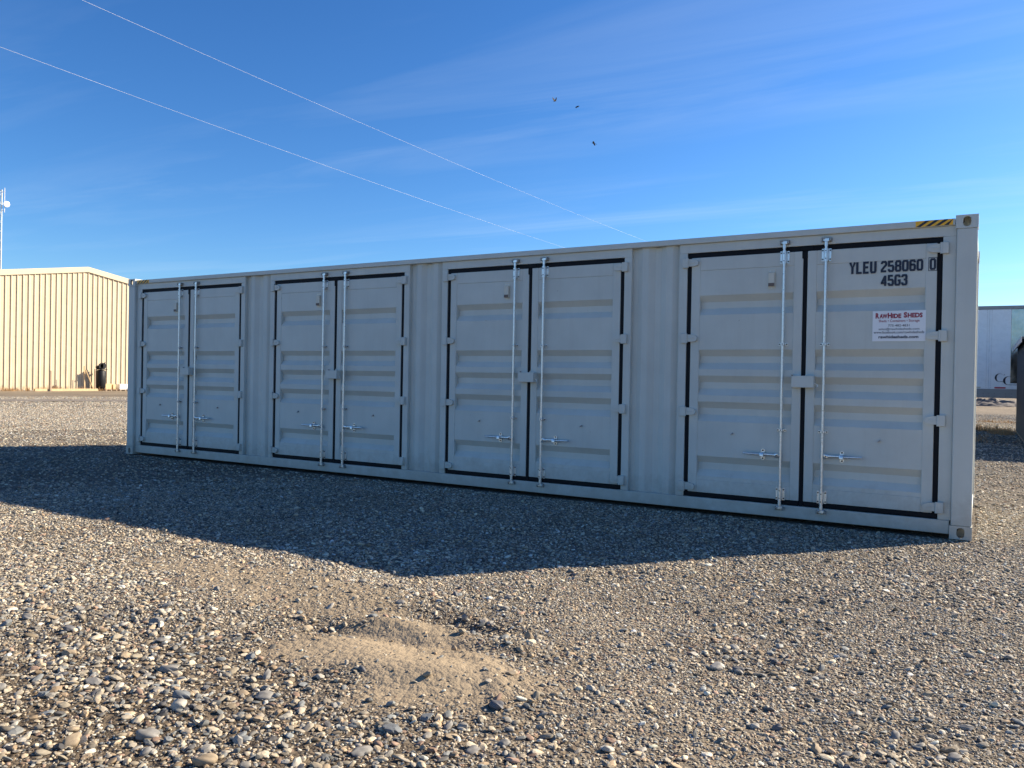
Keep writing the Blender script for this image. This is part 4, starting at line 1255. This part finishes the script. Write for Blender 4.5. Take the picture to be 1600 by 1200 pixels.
TINT = np.clip(TINT * (1 + 0.2 * (1 - coarse(X, Y)))[:, None], 0.02, 0.62)
pm = bpy.data.meshes.new('gravel')
pm.vertices.add(len(X)); pm.vertices.foreach_set('co', np.stack([X, Y, Z], -1).ravel())
def attr(name, typ, data, key):
    a = pm.attributes.new(name, typ, 'POINT'); a.data.foreach_set(key, np.ascontiguousarray(data).ravel())
attr('rot', 'FLOAT_VECTOR', ROT.astype(np.float32), 'vector')
attr('scl', 'FLOAT_VECTOR', SC.astype(np.float32), 'vector')
attr('tint', 'FLOAT_COLOR', np.concatenate([TINT, np.ones((len(X), 1))], 1).astype(np.float32), 'color')
attr('pick', 'INT', rng.integers(0, 10, len(X)).astype(np.int32), 'value')
pm.update()
gravel = link('gravel', pm)
tag(gravel, 'loose grey and tan gravel scattered over the yard', 'gravel', kind='stuff')
ng = bpy.data.node_groups.new('scatter_gravel', 'GeometryNodeTree')
ng.interface.new_socket('Geometry', in_out='INPUT', socket_type='NodeSocketGeometry')
ng.interface.new_socket('Geometry', in_out='OUTPUT', socket_type='NodeSocketGeometry')
gi = ng.nodes.new('NodeGroupInput'); go = ng.nodes.new('NodeGroupOutput')
m2p = ng.nodes.new('GeometryNodeMeshToPoints')
iop = ng.nodes.new('GeometryNodeInstanceOnPoints')
ci = ng.nodes.new('GeometryNodeCollectionInfo'); ci.inputs['Collection'].default_value = vc
ci.inputs['Separate Children'].default_value = True; ci.inputs['Reset Children'].default_value = True
def named(nm, typ):
    q = ng.nodes.new('GeometryNodeInputNamedAttribute'); q.data_type = typ; q.inputs['Name'].default_value = nm
    return q
nr, nsc, npk = named('rot', 'FLOAT_VECTOR'), named('scl', 'FLOAT_VECTOR'), named('pick', 'INT')
e2r = ng.nodes.new('FunctionNodeEulerToRotation')
lk = ng.links.new
lk(gi.outputs[0], m2p.inputs['Mesh']); lk(m2p.outputs[0], iop.inputs['Points'])
lk(ci.outputs[0], iop.inputs['Instance']); iop.inputs['Pick Instance'].default_value = True
lk(npk.outputs['Attribute'], iop.inputs['Instance Index'])
lk(nr.outputs['Attribute'], e2r.inputs[0]); lk(e2r.outputs[0], iop.inputs['Rotation']); lk(nsc.outputs['Attribute'], iop.inputs['Scale'])
lk(iop.outputs[0], go.inputs[0])
md = gravel.modifiers.new('scatter', 'NODES'); md.node_group = ng

# larger stones, each one an object of its own
KINDS = {'grey': ((0.215, 0.205, 0.19), 'larger rounded grey stone lying loose in the foreground gravel'),
         'tan': ((0.30, 0.235, 0.16), 'larger tan stone lying loose in the foreground gravel'),
         'pale': ((0.40, 0.37, 0.32), 'larger pale off-white stone lying loose in the foreground gravel'),
         'dark': ((0.12, 0.12, 0.13), 'larger dark grey stone lying loose in the foreground gravel'),
         'blue': ((0.165, 0.175, 0.18), 'larger bluish grey stone lying loose in the foreground gravel')}
SM = {}
for kn, (c_, lab) in KINDS.items():
    m = stone_mat('stone_' + kn, False, c_)
    SM[kn] = [stone_mesh('stone', 300 + 17 * j + len(kn), 3, (0.35, 0.5, 0.7, 0.9)[j], m) for j in range(4)]
placed = []
SHAPE = ('rounded', 'smooth oval', 'blunt', 'angular')
COLN = {'grey': 'grey', 'tan': 'tan', 'pale': 'pale off-white', 'dark': 'dark grey', 'blue': 'bluish grey'}
def zone(x, y):
    a = math.degrees(math.atan2(x - CAMPOS.x, y - CAMPOS.y)); r = math.hypot(x - CAMPOS.x, y - CAMPOS.y)
    side = 'at the left' if a < -46 else 'left of centre' if a < -31 else 'right of centre' if a < -14 else 'at the right'
    return side + (' of the nearest gravel' if r < 3.7 else ' of the farther sunlit gravel')
def put_stone(x, y, sx, sy, sz, kn, j, lab=None, rz=None, tilt=0.2, grp=None, sink=0.22):
    o = link('stone', SM[kn][j])
    o.scale = (sx, sy, sz)
    o.location = (x, y, float(height(x, y)) + sz * (0.5 - sink))
    o.rotation_euler = (random.gauss(0, tilt), random.gauss(0, tilt), random.uniform(0, 6.283) if rz is None else rz)
    placed.append((x, y, max(sx, sy)))
    if not lab:
        desc = '%s %s stone' % (SHAPE[j], COLN[kn])
        lab = 'larger ' + desc + ' lying ' + zone(x, y); grp = lab.replace('stone', 'stones').replace('larger ', 'loose larger ')
    tag(o, lab, 'stone', grp)
    return o
put_stone(9.91, -6.27, 0.089, 0.049, 0.047, 'tan', 0, 'large egg-shaped tan stone at the bottom edge left of centre', rz=0.9, tilt=0.1)
put_stone(11.18, -4.35, 0.072, 0.043, 0.047, 'pale', 3, 'pale angular stone lying alone on the right-hand gravel', rz=0.7)
put_stone(11.57, -4.87, 0.043, 0.030, 0.025, 'dark', 1, 'black stone lying alone on the fine gravel at lower right', rz=0.2)
put_stone(10.25, -4.55, 0.051, 0.047, 0.051, 'tan', 2, 'tan rounded stone at the right end of the sandy mound', rz=0.2)
put_stone(9.99, -4.85, 0.029, 0.022, 0.036, 'tan', 2, 'small upright stone standing on the sandy mound', rz=0.5, tilt=0.1, sink=0.1)
put_stone(9.34, -5.94, 0.081, 0.047, 0.038, 'blue', 1, 'flat bluish grey stone on top of a cluster in the left foreground', rz=0.5)
put_stone(9.43, -6.02, 0.068, 0.047, 0.051, 'pale', 2, 'pale pitted stone beside the flat bluish stone in the left foreground', rz=1.0)
put_stone(9.05, -5.79, 0.093, 0.043, 0.038, 'grey', 1, 'long flat greenish grey stone at the left of the foreground gravel', rz=0.55, tilt=0.1)
put_stone(9.54, -6.24, 0.093, 0.055, 0.043, 'grey', 0, 'broad smooth grey stone near the bottom left of the gravel', rz=0.7, tilt=0.15)
put_stone(11.49, -4.90, 0.038, 0.027, 0.024, 'pale', 0, 'small pale stone just left of the black stone', rz=0.3)
put_stone(9.72, -4.35, 0.043, 0.034, 0.043, 'grey', 2, 'grey stone in the hollow behind the sandy mound', rz=0.1)
tries = 0
names = list(KINDS)
cnt = 0
while cnt < 200 and tries < 20000:
    tries += 1
    r = math.sqrt(random.uniform(2.35 ** 2, 6.2 ** 2)); a = math.radians(random.uniform(-68, 8))
    x, y = CX + r * math.sin(a), CY + r * math.cos(a)
    cf = float(coarse(np.array([x]), np.array([y]))[0]); sdv = float(sand_mask(np.array([x]), np.array([y]))[0])
    if random.random() > 0.16 + 0.84 * cf or random.random() < sdv or y > -0.4: continue
    s = random.uniform(0.032, 0.045) + (random.random() ** 3) * 0.034 * (0.3 + 0.7 * cf)
    if any((x - p[0]) ** 2 + (y - p[1]) ** 2 < (0.45 * (s + p[2])) ** 2 for p in placed): continue
    kn = random.choices(names, (0.34, 0.25, 0.17, 0.08, 0.16))[0]
    put_stone(x, y, s * random.uniform(1.0, 1.35), s * random.uniform(0.7, 0.95), s * random.uniform(0.35, 0.65), kn, random.choice((0, 1, 2, 2, 3, 3)), tilt=0.22)
    cnt += 1
